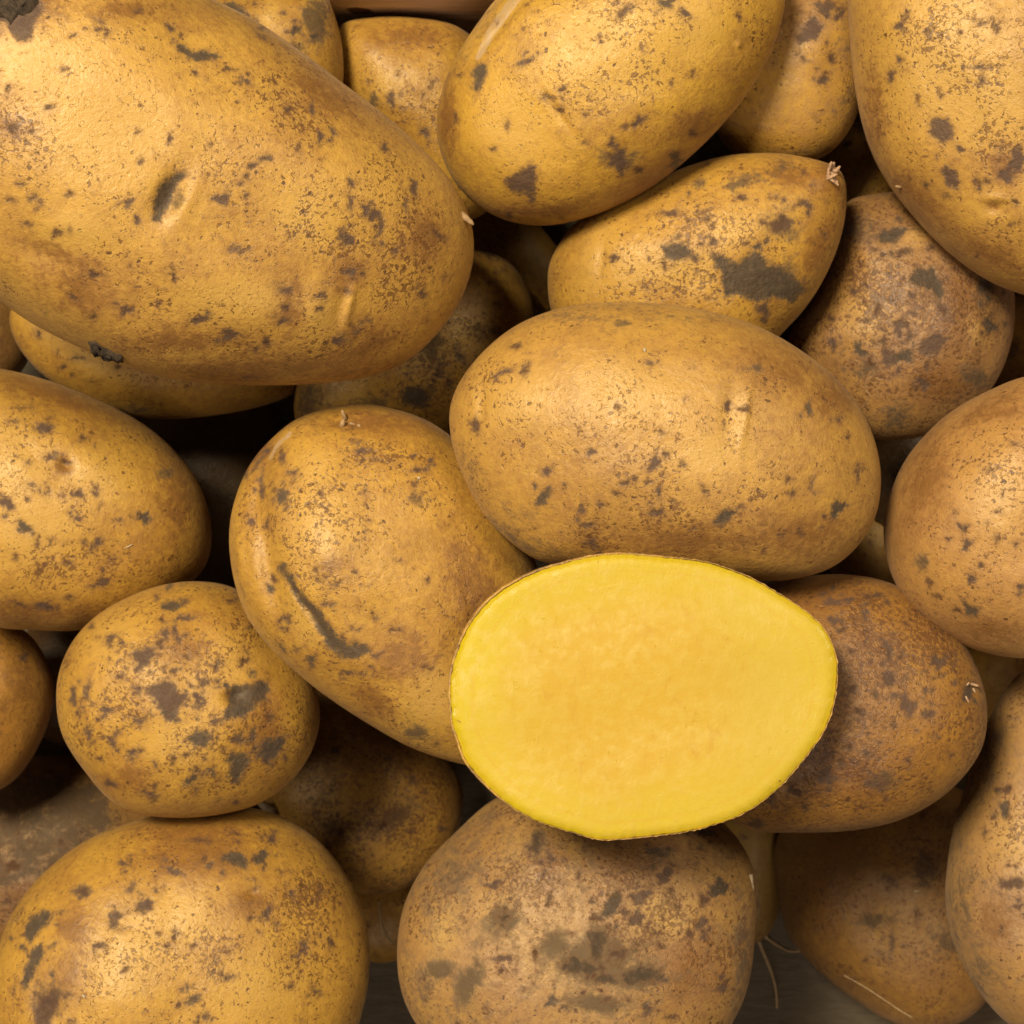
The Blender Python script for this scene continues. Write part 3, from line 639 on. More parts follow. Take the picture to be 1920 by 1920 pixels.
potato('P20', "smooth orange-tan potato cut by the right edge, right of the whole central potato",
       [(1930, 712), (1850, 741), (1782, 782), (1724, 842), (1690, 900), (1670, 970), (1671, 1030), (1690, 1090), (1732, 1150), (1790, 1191), (1850, 1215), (1920, 1225), (2000, 1212), (2080, 1150), (2120, 1050), (2110, 900), (2060, 780), (2000, 725)],
       215, n=170,
       marks=[('p', 1812, 1022, 9, 10), ('s', 1730, 1058, 16, 22), ('p', 1821, 1087, 7, 10, -20), ('g', [(1798, 1118), (1812, 1130), (1838, 1140), (1832, 1156), (1812, 1150)]), ('b', 1742, 1094, 6, 10), ('b', 1755, 1118, 7, 5), ('p', 1914, 1100, 8, 6), ('b', 1810, 990, 8, 7), ('b', 1870, 1010, 6, 5), ('b', 1840, 1060, 7, 4), ('b', 1905, 1020, 7, 5),
              ('b', 1860, 880, 8, 5), ('b', 1900, 830, 7, 5), ('b', 1790, 960, 5, 4), ('r', 1740, 900, 50, 120, 20), ('y', 1880, 930, 60, 80), ('f', 1880, 920, 70, 90), ('r', 1850, 1180, 90, 30), ('b', 1870, 960, 6, 4), ('b', 1780, 1010, 6, 4), ('r', 1860, 770, 90, 30, -20)],
       skin=dict(yellow=(0.60, 0.33, 0.09), tan=(0.44, 0.225, 0.07), fleck=0.5))
potato('P21', "dusty pinkish-tan potato cut by the right edge in the lower corner",
       [(1935, 1275), (1885, 1340), (1846, 1430), (1816, 1520), (1796, 1600), (1786, 1680), (1794, 1750), (1824, 1820), (1870, 1882), (1920, 1916), (2000, 1940), (2090, 1900), (2150, 1780), (2160, 1600), (2110, 1420), (2040, 1310), (1985, 1268)],
       190, n=160,
       marks=[('g', 1883, 1517, 12, 13), ('p', 1900, 1656, 18, 12), ('b', 1876, 1740, 5, 6), ('b', 1904, 1625, 4), ('d', 1800, 1680, 30, 120), ('d', 1850, 1420, 40, 90, 25), ('d', 1840, 1840, 50, 50), ('f', 1890, 1560, 50, 60), ('p', 1910, 1700, 10, 8), ('b', 1890, 1480, 6), ('y', 1900, 1570, 40, 50), ('p', 1870, 1480, 6, 4), ('r', 1870, 1720, 60, 60), ('d', 1880, 1660, 40, 20)],
       skin=dict(yellow=(0.54, 0.31, 0.10), tan=(0.42, 0.24, 0.105), dust=0.2, fleck=0.6))
# ---- top layer
potato('P4', "glossy yellow oval potato at the top centre with a pale slit in its skin",
       [(945, -4), (897, 55), (857, 115), (834, 175), (826, 235), (838, 290), (866, 340), (910, 380), (960, 403), (1020, 412), (1080, 404), (1150, 380), (1230, 335), (1310, 270), (1370, 205), (1420, 130), (1448, 60), (1457, 0), (1445, -55), (1400, -95), (1320, -115), (1220, -110), (1120, -85), (1020, -50)],
       205, n=210, tilt=(0.0, 0.0),
       marks=[('g', [(885, 132), (900, 118), (914, 120), (911, 145), (897, 170), (884, 162), (889, 147)]), ('g', 1252, 5, 15, 9), ('p', 1282, 22, 9), ('p', 985, 117, 14, 6, -30), ('b', 1025, 180, 8, 6), ('b', 1054, 169, 6, 7), ('p', [(947, 340), (962, 330), (980, 316), (1000, 312), (1008, 332), (1005, 366), (996, 386), (986, 366), (955, 358)]),
              ('s', 1159, 300, 36, 30), ('p', 1159, 302, 22, 18, -20), ('p', 1147, 268, 9, 8), ('p', 1197, 228, 12, 8, -45), ('p', 1172, 238, 7), ('g', 1267, 300, 12, 14), ('b', 1097, 268, 6, 5), ('b', 1127, 76, 5), ('b', 1298, 250, 6, 5), ('b', 1258, 157, 5), ('b', 1300, 140, 8, 6), ('p', 1175, 18, 16, 6, -35), ('b', 1385, 30, 5, 8), ('b', 1050, 205, 5), ('b', 950, 235, 5, 7), ('b', 855, 225, 6, 9), ('b', 1100, 215, 4), ('b', 1055, 185, 4), ('b', 925, 280, 5),
              ('y', 960, 260, 70, 70), ('y', 1150, 110, 120, 90), ('y', 1300, 60, 70, 60), ('d', 880, 90, 26, 80, 35), ('f', 1120, 190, 120, 70), ('f', 1180, 60, 90, 60), ('r', 1230, 330, 120, 24, -35), ('r', 1020, 395, 110, 16), ('r', 840, 220, 20, 80), ('r', 1300, 240, 50, 40), ('k', [(975, -12, 9), (945, 25, 9), (915, 70, 8), (896, 108, 5)])],
       dents=[(1386, 84, 8, 9, 0, -0.7), (1386, 84, 22, 18, 0, 0.4), (935, 55, 7, 75, 40, 0.7), (1045, 210, 8, 50, -35, 0.5)], skin=dict(fleck=0.45, yellow=(0.68, 0.395, 0.052)))
potato('P7', "large yellow potato in the top right corner with faint purple blotches",
       [(1606, 0), (1608, 60), (1618, 150), (1638, 236), (1670, 310), (1722, 382), (1790, 450), (1860, 500), (1920, 525), (2000, 540), (2090, 500), (2150, 400), (2170, 250), (2140, 80), (2080, -50), (1980, -120), (1840, -140), (1700, -110), (1630, -60)],
       240, n=190, tilt=(0, 0),
       marks=[('p', [(1742, 232), (1755, 220), (1775, 222), (1790, 240), (1785, 262), (1765, 270), (1748, 258)]), ('p', [(1765, 320), (1775, 308), (1795, 322), (1803, 345), (1795, 358), (1772, 350)]), ('p', 1686, 50, 7, 8), ('p', 1868, 52, 9, 8), ('p', 1841, 44, 10, 6), ('p', 1687, 114, 7), ('p', 1672, 140, 7, 14), ('p', 1838, 125, 11, 6), ('p', 1908, 297, 16, 22, 30), ('p', 1885, 327, 20, 12), ('r', 1880, 310, 60, 40), ('r', 1865, 388, 14, 10),
              ('b', 1762, 175, 6), ('b', 1700, 30, 6, 10), ('b', 1740, 60, 5), ('p', 1800, 280, 6), ('b', 1720, 190, 5, 8), ('b', 1850, 340, 7), ('b', 1905, 380, 5, 7), ('b', 1735, 345, 5, 4), ('f', 1860, 270, 90, 70), ('f', 1780, 100, 120, 80), ('y', 1760, 130, 120, 100), ('y', 1850, 180, 80, 80), ('r', 1720, 370, 100, 26, 45), ('r', 1640, 200, 26, 100), ('r', 1870, 480, 80, 30, 25), ('b', 1800, 60, 5), ('b', 1835, 345, 7, 9), ('b', 1900, 420, 4)],
       dents=[(1865, 390, 20, 14, 0, 0.8), (1865, 372, 26, 8, 0, -0.5)], skin=dict(fleck=0.55, yellow=(0.66, 0.385, 0.076), tan=(0.45, 0.235, 0.058)))
potato('P12', "whole clean oval potato in the centre, resting just above the cut half",
       [(842, 785), (850, 740), (876, 694), (920, 645), (976, 605), (1050, 578), (1130, 568), (1220, 570), (1310, 582), (1398, 606), (1470, 640), (1538, 688), (1588, 738), (1620, 790), (1639, 850), (1643, 910), (1631, 970), (1600, 1020), (1552, 1060), (1490, 1080), (1430, 1085), (1330, 1083), (1230, 1077), (1130, 1068), (1020, 1055), (958, 1018), (910, 968), (876, 908), (852, 848)],
       215, n=230, tilt=(0, 0), p=2.25,
       marks=[('g', 1571, 952, 13, 17), ('g', [(1336, 980), (1345, 965), (1360, 955), (1376, 957), (1373, 972), (1356, 985), (1340, 986)]), ('g', 1516, 766, 7, 11), ('p', 1574, 786, 6, 8, -40), ('p', 1520, 911, 5, 13, 15), ('b', 1478, 897, 5, 7), ('p', 1221, 682, 8, 5), ('p', 1024, 884, 10, 6), ('g', [(1003, 947), (1015, 922), (1030, 910), (1035, 926), (1022, 946), (1006, 951)]), ('p', 1228, 868, 12, 12),
              ('p', 1235, 920, 6, 14), ('p', 1173, 907, 9, 7), ('p', 1106, 985, 12, 6), ('p', 1232, 962, 12, 7, -15), ('p', 1109, 1019, 13, 7), ('b', [(879, 790), (892, 785), (901, 792), (896, 815), (887, 812)]), ('b', 1363, 760, 8), ('b', 1395, 767, 8, 6), ('b', 1157, 759, 5), ('s', 1420, 689, 14, 9), ('p', 1109, 847, 7, 6), ('p', 1090, 955, 8, 7), ('p', 1126, 946, 7, 8), ('s', 1168, 606, 22, 10), ('p', 1610, 888, 4, 11), ('p', 948, 696, 13, 4, -25),
              ('b', 1322, 918, 6, 13, -20), ('b', 1466, 1003, 5, 9, 20), ('b', 1434, 1030, 8, 6), ('b', 985, 695, 6, 16, 30), ('b', 968, 650, 10, 6, -20), ('b', 1240, 812, 6, 5), ('b', 1247, 850, 5), ('b', 1212, 905, 6), ('b', 1155, 925, 7, 5), ('b', 1248, 890, 4), ('b', 1500, 1000, 5, 8), ('b', 1540, 990, 4), ('b', 1590, 820, 3), ('b', 1280, 870, 5, 6), ('b', 1390, 950, 5), ('b', 1300, 990, 6, 4), ('b', 1620, 880, 4, 6), ('b', 1262, 940, 4),
              ('y', 970, 745, 60, 50), ('y', 895, 750, 10, 36), ('y', 1380, 790, 24, 60, 8), ('y', 1180, 730, 100, 60), ('d', 1150, 590, 260, 26), ('d', 960, 1000, 90, 60, 35), ('d', 880, 880, 30, 70, -20), ('f', 1300, 950, 160, 70), ('f', 1180, 880, 110, 60), ('f', 980, 820, 80, 60), ('f', 930, 720, 60, 50), ('r', 1500, 1000, 110, 50), ('r', 1300, 1010, 180, 40), ('r', 1560, 740, 60, 60), ('r', 1460, 690, 90, 40, 25), ('y', 1330, 860, 60, 40)],
       dents=[(1368, 770, 18, 60, 8, 0.55), (1398, 780, 8, 60, 8, -0.55), (903, 760, 10, 44, 4, 0.5), (960, 740, 50, 60, 20, -0.5), (1140, 740, 20, 60, 0, 0.3)],
       skin=dict(fleck=0.45, yellow=(0.62, 0.355, 0.075), tan=(0.42, 0.218, 0.056), dust=0.03))
potato('P1', "huge oval potato filling the top left, with a deep grey eye",
       [(365, -2), (470, 48), (560, 108), (640, 166), (720, 225), (790, 288), (840, 345), (868, 400), (878, 450), (871, 510), (846, 570), (800, 630), (740, 678), (660, 704), (560, 712), (450, 710), (340, 700), (250, 680), (150, 640), (70, 598), (0, 545), (-80, 480), (-170, 380), (-215, 260), (-215, 120), (-170, 0), (-90, -70), (30, -95), (160, -85), (270, -50)],
       290, n=260, tilt=(0.0, 0.0), p=2.2,
       marks=[('g', [(328, 76), (345, 84), (362, 98), (384, 92), (404, 98), (415, 106), (405, 112), (370, 114), (350, 108), (335, 95)]), ('p', 320, 52, 7, 8), ('p', 457, 151, 13, 9, 30), ('b', 430, 130, 10, 4), ('g', [(286, 400), (290, 370), (300, 345), (320, 326), (348, 318), (355, 328), (335, 343), (324, 370), (312, 400), (302, 416), (290, 414)]), ('s', 335, 375, 16, 34, 25),
              ('p', 417, 374, 15, 10, 25), ('p', 60, 372, 10, 8), ('p', 75, 380, 5), ('p', 240, 380, 7, 11), ('p', 438, 466, 12, 9), ('b', 455, 471, 9, 5), ('b', 325, 517, 7, 11), ('b', 322, 502, 4), ('p', 237, 582, 13, 9), ('b', 175, 514, 11, 6), ('b', 137, 558, 10, 6, 30), ('p', 658, 376, 6, 14), ('p', 686, 393, 9, 9), ('p', 701, 404, 12, 10), ('p', 714, 416, 9, 11), ('p', 708, 440, 6, 12, 20), ('p', 716, 455, 6, 8),
              ('p', 645, 442, 13, 14), ('p', 657, 452, 9), ('p', 740, 468, 6, 10), ('p', 660, 345, 5, 9), ('p', 776, 355, 8, 12), ('p', 585, 206, 7, 9), ('p', 601, 256, 6, 9), ('p', 625, 250, 4, 8), ('p', 721, 277, 6), ('p', 792, 550, 6, 12), ('p', 676, 606, 12, 5, -35), ('p', 670, 622, 9, 4, -40), ('p', 636, 638, 11, 7), ('p', 604, 555, 11, 8), ('p', 614, 530, 5), ('b', 595, 580, 5), ('p', 540, 545, 11, 6), ('b', 525, 530, 9, 4), ('p', 530, 602, 13, 6), ('b', 537, 575, 12, 5),
              ('p', 375, 600, 14, 7, -10), ('p', 428, 628, 18, 9), ('b', 95, 200, 9, 6), ('b', 118, 130, 8, 5), ('p', 502, 296, 9, 7), ('p', 472, 312, 7), ('b', 464, 328, 6), ('p', 450, 345, 6, 5), ('b', 460, 368, 5, 8), ('b', 175, 595, 8, 5), ('b', 365, 135, 6), ('b', 135, 68, 8, 6), ('b', 185, 40, 12, 4, 30), ('b', 180, 55, 10, 3), ('b', 260, 22, 9, 5), ('b', 200, 60, 6), ('p', 760, 385, 5, 8), ('b', 820, 440, 12, 5, 30), ('p', 490, 68, 10, 4, 35), ('b', 318, 262, 4, 7), ('b', 395, 272, 5), ('b', 258, 248, 5), ('b', 560, 280, 4, 6), ('b', 540, 205, 4),
              ('b', 20, 240, 12, 6), ('b', 60, 245, 8, 4), ('b', 15, 165, 6), ('b', 20, 375, 10, 5), ('b', 40, 345, 8, 6), ('b', 130, 365, 6, 5), ('b', 55, 420, 8, 4), ('b', 500, 640, 7, 5), ('b', 245, 500, 3), ('b', 480, 655, 8, 4), ('b', 295, 570, 6), ('p', 655, 510, 12, 9), ('b', 665, 525, 6), ('b', 835, 520, 6, 8), ('b', 650, 545, 8, 5),
              ('r', 500, 690, 280, 34), ('r', 350, 640, 150, 30), ('r', 150, 540, 90, 50, 25), ('r', 690, 640, 70, 40, -30), ('r', 650, 510, 40, 40), ('r', 540, 560, 40, 60, 15), ('r', 800, 440, 40, 60), ('r', 600, 170, 120, 40, 38), ('r', 30, 240, 60, 40), ('r', 120, 480, 90, 24, 20), ('y', 130, 430, 60, 40), ('y', 180, 250, 160, 110), ('y', 470, 560, 120, 36), ('y', 600, 590, 30, 46), ('y', 100, 100, 120, 80), ('y', 570, 400, 60, 60), ('f', 470, 320, 150, 90), ('f', 620, 440, 130, 100), ('f', 560, 230, 120, 60), ('f', 760, 500, 70, 70), ('f', 560, 650, 220, 40), ('f', 40, 250, 60, 60),
              ('r', 230, 20, 100, 24), ('d', 460, 706, 180, 8), ('p', 30, 12, 62, 44), ('r', 40, 20, 110, 70)],
       dents=[(318, 368, 26, 50, 25, 1.8), (352, 372, 16, 44, 25, -0.5), (655, 575, 8, 44, 12, -0.8), (638, 580, 12, 50, 12, 0.5), (590, 585, 22, 50, 5, -0.4), (130, 430, 70, 40, 10, -0.6), (70, 470, 60, 30, 20, 0.6), (220, 480, 60, 60, 0, 0.3)],
       skin=dict(fleck=0.5, yellow=(0.68, 0.395, 0.076), tan=(0.44, 0.225, 0.052)))
CUT_OUT = [(1104, 1045), (1165, 1039), (1242, 1045), (1324, 1054), (1381, 1073), (1421, 1091), (1478, 1126), (1527, 1162), (1551, 1193), (1563, 1223), (1567, 1260), (1563, 1300), (1553, 1341), (1535, 1378), (1502, 1422), (1462, 1467), (1429, 1496), (1389, 1522), (1344, 1540), (1287, 1555), (1226, 1563), (1165, 1569), (1125, 1571), (1080, 1559), (1023, 1542),
           (982, 1524), (938, 1494), (901, 1459), (873, 1427), (861, 1394), (848, 1357), (845, 1317), (844, 1276), (850, 1244), (861, 1211), (877, 1175), (901, 1142), (930, 1114), (962, 1093), (1003, 1073), (1047, 1059)]

ORDER = ['P28', 'P29', 'P31', 'P35', 'P33', 'P34', 'P10', 'P5', 'P30', 'P11', 'P22', 'P23', 'P24', 'F16', 'F14', 'F10', 'F7', 'F15', 'F13', 'F9', 'F8', 'F12', 'F11', 'F3', 'F5', 'F2', 'F4', 'F1', 'F6', 'P25', 'P27', 'P26', 'P3', 'P2', 'P6',
         'P9', 'P18', 'P19', 'P15', 'P8', 'P16', 'P17', 'P14', 'P20', 'P21', 'P4', 'P7', 'P12', 'P1']

# ------------------------------------------------------------------ drop them on one another, lowest first
gx, gy = np.meshgrid(np.arange(-240, 2200, 8.0), np.arange(-200, 2100, 8.0))
GP = np.stack([gx.ravel(), gy.ravel()], -1)
topmap = np.zeros(len(GP))
SINK = 0.0030


def shape(d):
    c = np.mean(np.asarray(d['outline'], float), 0)
    # area centroid
    q = np.asarray(d['outline'], float)
    x, y = q[:, 0], q[:, 1]
    x2, y2 = np.roll(x, -1), np.roll(y, -1)
    cr = x * y2 - x2 * y
    c = np.array([((x + x2) * cr).sum(), ((y + y2) * cr).sum()]) / (3 * cr.sum())
    d['c'], d['rr'] = c, polar(d['outline'], c)


def prof(s, p):
    return np.power(np.clip(1 - np.power(s, p), 0, 1), 1 / p)


def settle(d, flat_top=False):
    global topmap
    dp = GP - d['c']
    r = np.hypot(*dp.T)
    s = r / look(d['rr'], np.mod(np.arctan2(dp[:, 1], dp[:, 0]), 2 * np.pi))
    ins = s < 0.995
    z = CAM_Z - FOCUS
    for _ in range(3):
        k = PX * (CAM_Z - z) / FOCUS
        hz = prof(np.where(ins, s, 0), d['p']) * d['h'] * k
        tl = (dp[:, 0] * d['tilt'][0] + dp[:, 1] * d['tilt'][1]) * k
        bot = -hz + tl
        z = d['zmin'] if d.get('free') else max((topmap[ins] - bot[ins]).max() - SINK, d['h'] * k + 0.001, d.get('zmin', 0))
    d['z'] = z
    tp = z + (0 if flat_top else hz) + tl
    topmap = np.where(ins, np.maximum(topmap, tp), topmap)


# lowest height each may take, in cm (it rests on potatoes buried out of sight)
LOWEST = dict(P2=10.2, P3=8.8, P6=9.8, P26=6.6, P27=6.2, P25=5.6, P9=8.6, P18=8.0, P19=8.2, P15=8.4, P8=8.0, P16=9.4, P17=9.2, P14=10.2,
              P20=10.0, P21=9.6, P4=11.4, P7=11.6, P12=12.2, P1=13.2, P10=6.0, P5=4.0, P22=1.9, P23=2.2,
              F1=8.0, F2=7.0, F3=5.8, F4=7.2, F5=6.9, F6=9.0, F7=4.0, F8=5.0, F9=4.7, F10=3.7, F11=5.6, F12=5.5, F13=4.2, F14=3.3, F15=4.1, F16=4.5)
for key in ORDER:
    shape(POT[key])
    POT[key]['zmin'], POT[key]['free'] = LOWEST.get(key, 0) / 100, key[0] == 'F'
    settle(POT[key])
CUT = dict(outline=CUT_OUT, h=225, tilt=(0, 0), p=2.2)
shape(CUT)
settle(CUT, True)
print("HEIGHTS", {k: round(POT[k]['z'] * 100, 1) for k in ORDER}, "cut", round(CUT['z'] * 100, 1))


def wobble(dirs, seed, amp):
    """Smooth lumps from a few random waves over the unit sphere."""
    g = np.random.default_rng(seed)
    out = np.zeros(len(dirs))
    for f, a in ((1.6, 1.0), (2.6, 0.7), (4.2, 0.35), (7.0, 0.14), (12, 0.05)):
        for _ in range(3):
            v = g.normal(size=3)
            v /= np.linalg.norm(v)
            out += a * np.sin(dirs @ v * f * 1.6 + g.uniform(0, 6.28))
    return amp * out / 2.2


def frame(c, z):
    C = pix(c, CAM_Z - z)
    w = np.array([0, 0, CAM_Z]) - C
    w /= np.linalg.norm(w)
    U = np.array([1.0, 0, 0]) - w * w[0]
    U /= np.linalg.norm(U)
    V = np.cross(w, U)
    return C, U, V, w


def hemisphere_pair(n):
    r, th, q, rim = disc_grid(n)
    s_top = 0.45 * r + 0.55 * np.sin(r * np.pi / 2)
    up = np.ones(len(r))
    rings = max(8, n // 10)
    S, T, Z = [s_top], [th], [up]
    quads = [q]
    prev = rim
    base = len(r)
    m = len(rim)
    for i in range(1, rings):
        ph = np.pi / 2 * i / rings
        S.append(np.full(m, math.cos(ph)))
        T.append(th[rim])
        Z.append(np.full(m, -1.0))
        cur = base + np.arange(m)
        quads.append(np.stack([prev, cur, np.roll(cur, -1), np.roll(prev, -1)], -1))
        prev, base = cur, base + m
    S.append(np.zeros(1)); T.append(np.zeros(1)); Z.append(np.full(1, -1.0))
    tris = np.stack([prev, np.full(m, base), np.roll(prev, -1)], -1)
    return np.concatenate(S), np.concatenate(T), np.concatenate(Z), np.concatenate(quads), tris


_cache = {}
SURF = {}
GROUP = "potatoes heaped in the crate"


def satellites(d, idx):
    """Small crumbs of scab round every larger patch, and a random sprinkle over the skin."""
    g = np.random.default_rng(900 + idx)
    out = []
    for mk in d['marks']:
        if mk[0] not in ('g', 'p'):
            continue
        if isinstance(mk[1], list):
            q = np.asarray(mk[1], float)[:, :2]
            c, r = q.mean(0), np.hypot(*(q - q.mean(0)).T).mean()
        else:
            c, r = np.array(mk[1:3], float), max(mk[3:5])
        if r < 8 or r > 60:
            continue
        for _ in range(int((2 + r / 7) * (1.0 if d['skin'].get('fleck', 0.5) > 0.58 else 0.35))):
            a, q = g.uniform(0, 6.28), r * g.uniform(1.05, 2.1)
            out.append((g.choice(['p', 'b', mk[0]]), c[0] + math.cos(a) * q, c[1] + math.sin(a) * q, g.uniform(2.5, 4 + r * 0.14), g.uniform(2.5, 4 + r * 0.10), g.uniform(0, 180)))
    o = np.asarray(d['outline'], float)
    lo, hi = o.min(0), o.max(0)
    for _ in range(int(34 * max(d['skin'].get('fleck', 0.5) - 0.35, 0) + 5)):
        p = g.uniform(lo, hi)
        r = min(9.0, 2.6 * math.exp(g.normal() * 0.45))
        out.append((g.choice(['b', 'b', 'p']), p[0], p[1], r * g.uniform(0.8, 1.7), r, g.uniform(0, 180)))
    return out


def build(key, idx):
    d = POT[key]
    n = d['n']
    if n not in _cache:
        _cache[n] = hemisphere_pair(n)
    s, th, sg, quads, tris = _cache[n]
    C, U, V, w = frame(d['c'], d['z'])
    k = PX * (CAM_Z - d['z']) / FOCUS / max(w[2], 0.5)
    R = look(d['rr'], np.mod(-th, 2 * np.pi)) * k          # image y runs down
    zz = sg * prof(s, d['p'])
    dirs = np.stack([s * np.cos(th), s * np.sin(th), zz], -1)
    lm = 1 + wobble(dirs, 100 + idx, d['lump']) * (0.35 + 0.65 * (1 - s ** 4))
    u, v, z = s * R * np.cos(th) * lm, s * R * np.sin(th) * lm, zz * d['h'] * k * lm
    z = z + wobble(dirs * 2.4, 300 + idx, 0.018) * d['h'] * k * np.where(sg > 0, 1 - s ** 3, 0)
    z = z + u * d['tilt'][0] - v * d['tilt'][1]
    co = C + u[:, None] * U + v[:, None] * V + z[:, None] * w
    top = sg > 0
    P = to_pix(co)
    # hollow eyes and brows
    for (x, y, rx, ry, rot, dep) in d['dents']:
        q, _ = ellip(P, x, y, rx, ry, rot)
        co = co - (np.where(top, np.exp(-q ** 2 * 1.2), 0) * dep * 0.001)[:, None] * w
    A = mark_fields(P, top, d['marks'] + satellites(d, idx))
    # scabs stand a little proud or sunken
    co = co - (np.clip((A['scab'] + 2) / 8, 0, 1) * 0.00012)[:, None] * w
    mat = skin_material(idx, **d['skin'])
    o = grid_mesh("potato", co - C, quads, tris, mat, A)
    o.location = C
    tag(o, d['label'], "potato", GROUP)
    SURF[key] = (o, P[top], co[top], C)
    return o


def at(key, x, y, up=0.0):
    """World point on a potato's near side under a photograph pixel, lifted by up metres."""
    o, P, co, C = SURF[key]
    i = np.argmin((P[:, 0] - x) ** 2 + (P[:, 1] - y) ** 2)
    q = co[i]
    nrm = q - C
    nrm = nrm / np.linalg.norm(nrm)
    return Vector(q + nrm * up)


for i, key in enumerate(ORDER):
    build(key, i)

# ------------------------------------------------------------------ the cut half
flesh = flesh_material()
cut = bpy.data.objects.new("cut_potato", None)
SC.collection.objects.link(cut)
cut.empty_display_size = 0.01
C, U, V, w = frame(CUT['c'], CUT['z'])
cut.location = C
tag(cut, "halved potato showing its bright yellow cut face to the camera", "potato", GROUP)
r, th, q, rim = disc_grid(220)
k = PX * (CAM_Z - CUT['z']) / FOCUS / max(w[2], 0.5)
R = look(CUT['rr'], np.mod(-th, 2 * np.pi)) * k
jag = 1 + 0.0022 * np.sin(th * 47 + 1) * np.sin(th * 13) + 0.0016 * np.sin(th * 91)
u, v = r * R * np.cos(th) * jag * 0.997, r * R * np.sin(th) * jag * 0.997
z = -0.0007 * np.clip((r - 0.93) / 0.07, 0, 1) ** 2 + 0.00025 * np.sin(u * 160 + v * 90) + 0.0002 * np.sin(v * 260 - u * 60)
co = u[:, None] * U + v[:, None] * V + z[:, None] * w
P = to_pix(co + C)
one = np.ones(len(P), bool)
A = mark_fields(P, one, [('r', 885, 1230, 45, 90, 15), ('r', 930, 1140, 60, 40, -30), ('y', 1440, 1330, 110, 180), ('y', 1400, 1150, 90, 60, 25), ('r', 870, 1330, 20, 70)])
A['ring'] = r
rimq = len(P)
# turn the flesh edge down inside the peel
edge = co[rim] - w * 0.0015
face = grid_mesh("cut_face", np.concatenate([co, edge]),
                 np.concatenate([q, np.stack([rim, rimq + np.arange(len(rim)), rimq + np.roll(np.arange(len(rim)), -1), np.roll(rim, -1)], -1)]),
                 np.zeros((0, 3), int), flesh, {kk: np.concatenate([vv, vv[rim]]) for kk, vv in A.items()})
face.parent = cut
# the peel: a thin lip round the face and the rounded underside
m = 360
tt = np.arange(m) * 2 * np.pi / m
Rm = look(CUT['rr'], np.mod(-tt, 2 * np.pi)) * k
lip_out = 4.5 * (0.5 - 0.5 * np.cos(tt + 0.5)) ** 2 + 0.3 + 0.8 * np.sin(tt * 3) ** 2       # peel shows most on the left
jit = np.random.default_rng(3).normal(size=m) * 0.6
rings = [(-0.0009, 0.996 * Rm, 0), (-0.0004, 0.998 * Rm + jit * PX, 0), (-0.0006, Rm + (lip_out * 0.6 + jit) * PX, 0), (-0.0014, Rm + (lip_out + jit * 0.5) * PX, 0)]
for a in np.linspace(0.06, 1, 22)[:-1]:
    ph = a * np.pi / 2
    rings.append((-0.0014 - CUT['h'] * k * math.sin(ph), (Rm + lip_out * PX) * math.cos(ph) ** 0.9, 0))
vs = np.concatenate([(rad * np.cos(tt))[:, None] * U + (rad * np.sin(tt))[:, None] * V + zz * w for zz, rad, _ in rings] + [(-(0.0014 + CUT['h'] * k) * w)[None]])
qs = np.concatenate([np.stack([i * m + np.arange(m), (i + 1) * m + np.arange(m), (i + 1) * m + np.roll(np.arange(m), -1), i * m + np.roll(np.arange(m), -1)], -1) for i in range(len(rings) - 1)])
ts = np.stack([(len(rings) - 1) * m + np.arange(m), np.full(m, len(rings) * m), (len(rings) - 1) * m + np.roll(np.arange(m), -1)], -1)
zero = np.zeros(len(vs))
skin = grid_mesh("skin", vs, qs, ts, skin_material(77, dust=0.25, tan=(0.40, 0.22, 0.09)), dict(scab=zero - 60, peel=zero - 60, hue=zero, film=zero + 0.2, russet=zero, pale=zero, fleck=zero))
skin.parent = cut

# ------------------------------------------------------------------ stalk scars, sprouts and roots
M_straw = simple_material("dry_stalk", (0.34, 0.215, 0.11), (0.22, 0.135, 0.065))
M_tuft = simple_material("frayed_stalk", (0.40, 0.25, 0.15), (0.24, 0.14, 0.08))
M_root = simple_material("pale_root", (0.46, 0.34, 0.19), (0.34, 0.24, 0.13))
M_soil = simple_material("dried_soil", (0.016, 0.010, 0.005), (0.050, 0.030, 0.016), 900, 0.9)
M_white = simple_material("white_sprout", (0.42, 0.34, 0.24), (0.32, 0.24, 0.15))


def chip(name, key, x, y, dx, dy, ln, wd, mat, up=0.0, rise=0.5):
    """A short tapering flake standing off a potato."""
    a = at(key, x, y, up)
    dirv = Vector((dx, -dy, rise)).normalized() * ln
    wd *= 0.8
    side = dirv.normalized().orthogonal() * wd * 0.15
    return tube(name, [a - dirv * 0.1, a + dirv * 0.35 + side, a + dirv * 0.75, a + dirv], [wd * 0.8, wd, wd * 0.8, wd * 0.35], mat, parent=SURF[key][0], sides=7)


# frayed tip of the pointed potato
gr = random.Random(4)
for j in range(13):
    a = gr.uniform(-1.9, 1.2)
    chip("stalk_fibre", 'P8', 1556 + gr.uniform(-6, 10), 326 + gr.uniform(-8, 12), math.cos(a), math.sin(a), gr.uniform(.0012, .0026), gr.uniform(.00035, .0006), M_tuft, rise=gr.uniform(0.3, 1.2))
# chaff stalk on top of the cracked potato
for x, y, dx, dy, ln, wd in [(641, 800, 0.35, -1, .0016, .0007), (647, 788, -0.3, -1, .0024, .00055), (655, 793, 1, 0.2, .0014, .0004), (670, 797, 0.6, 0.1, .0008, .0005)]:
    chip("dry_stalk", 'P14', x, y, dx, dy, ln, wd, M_straw, rise=0.5)
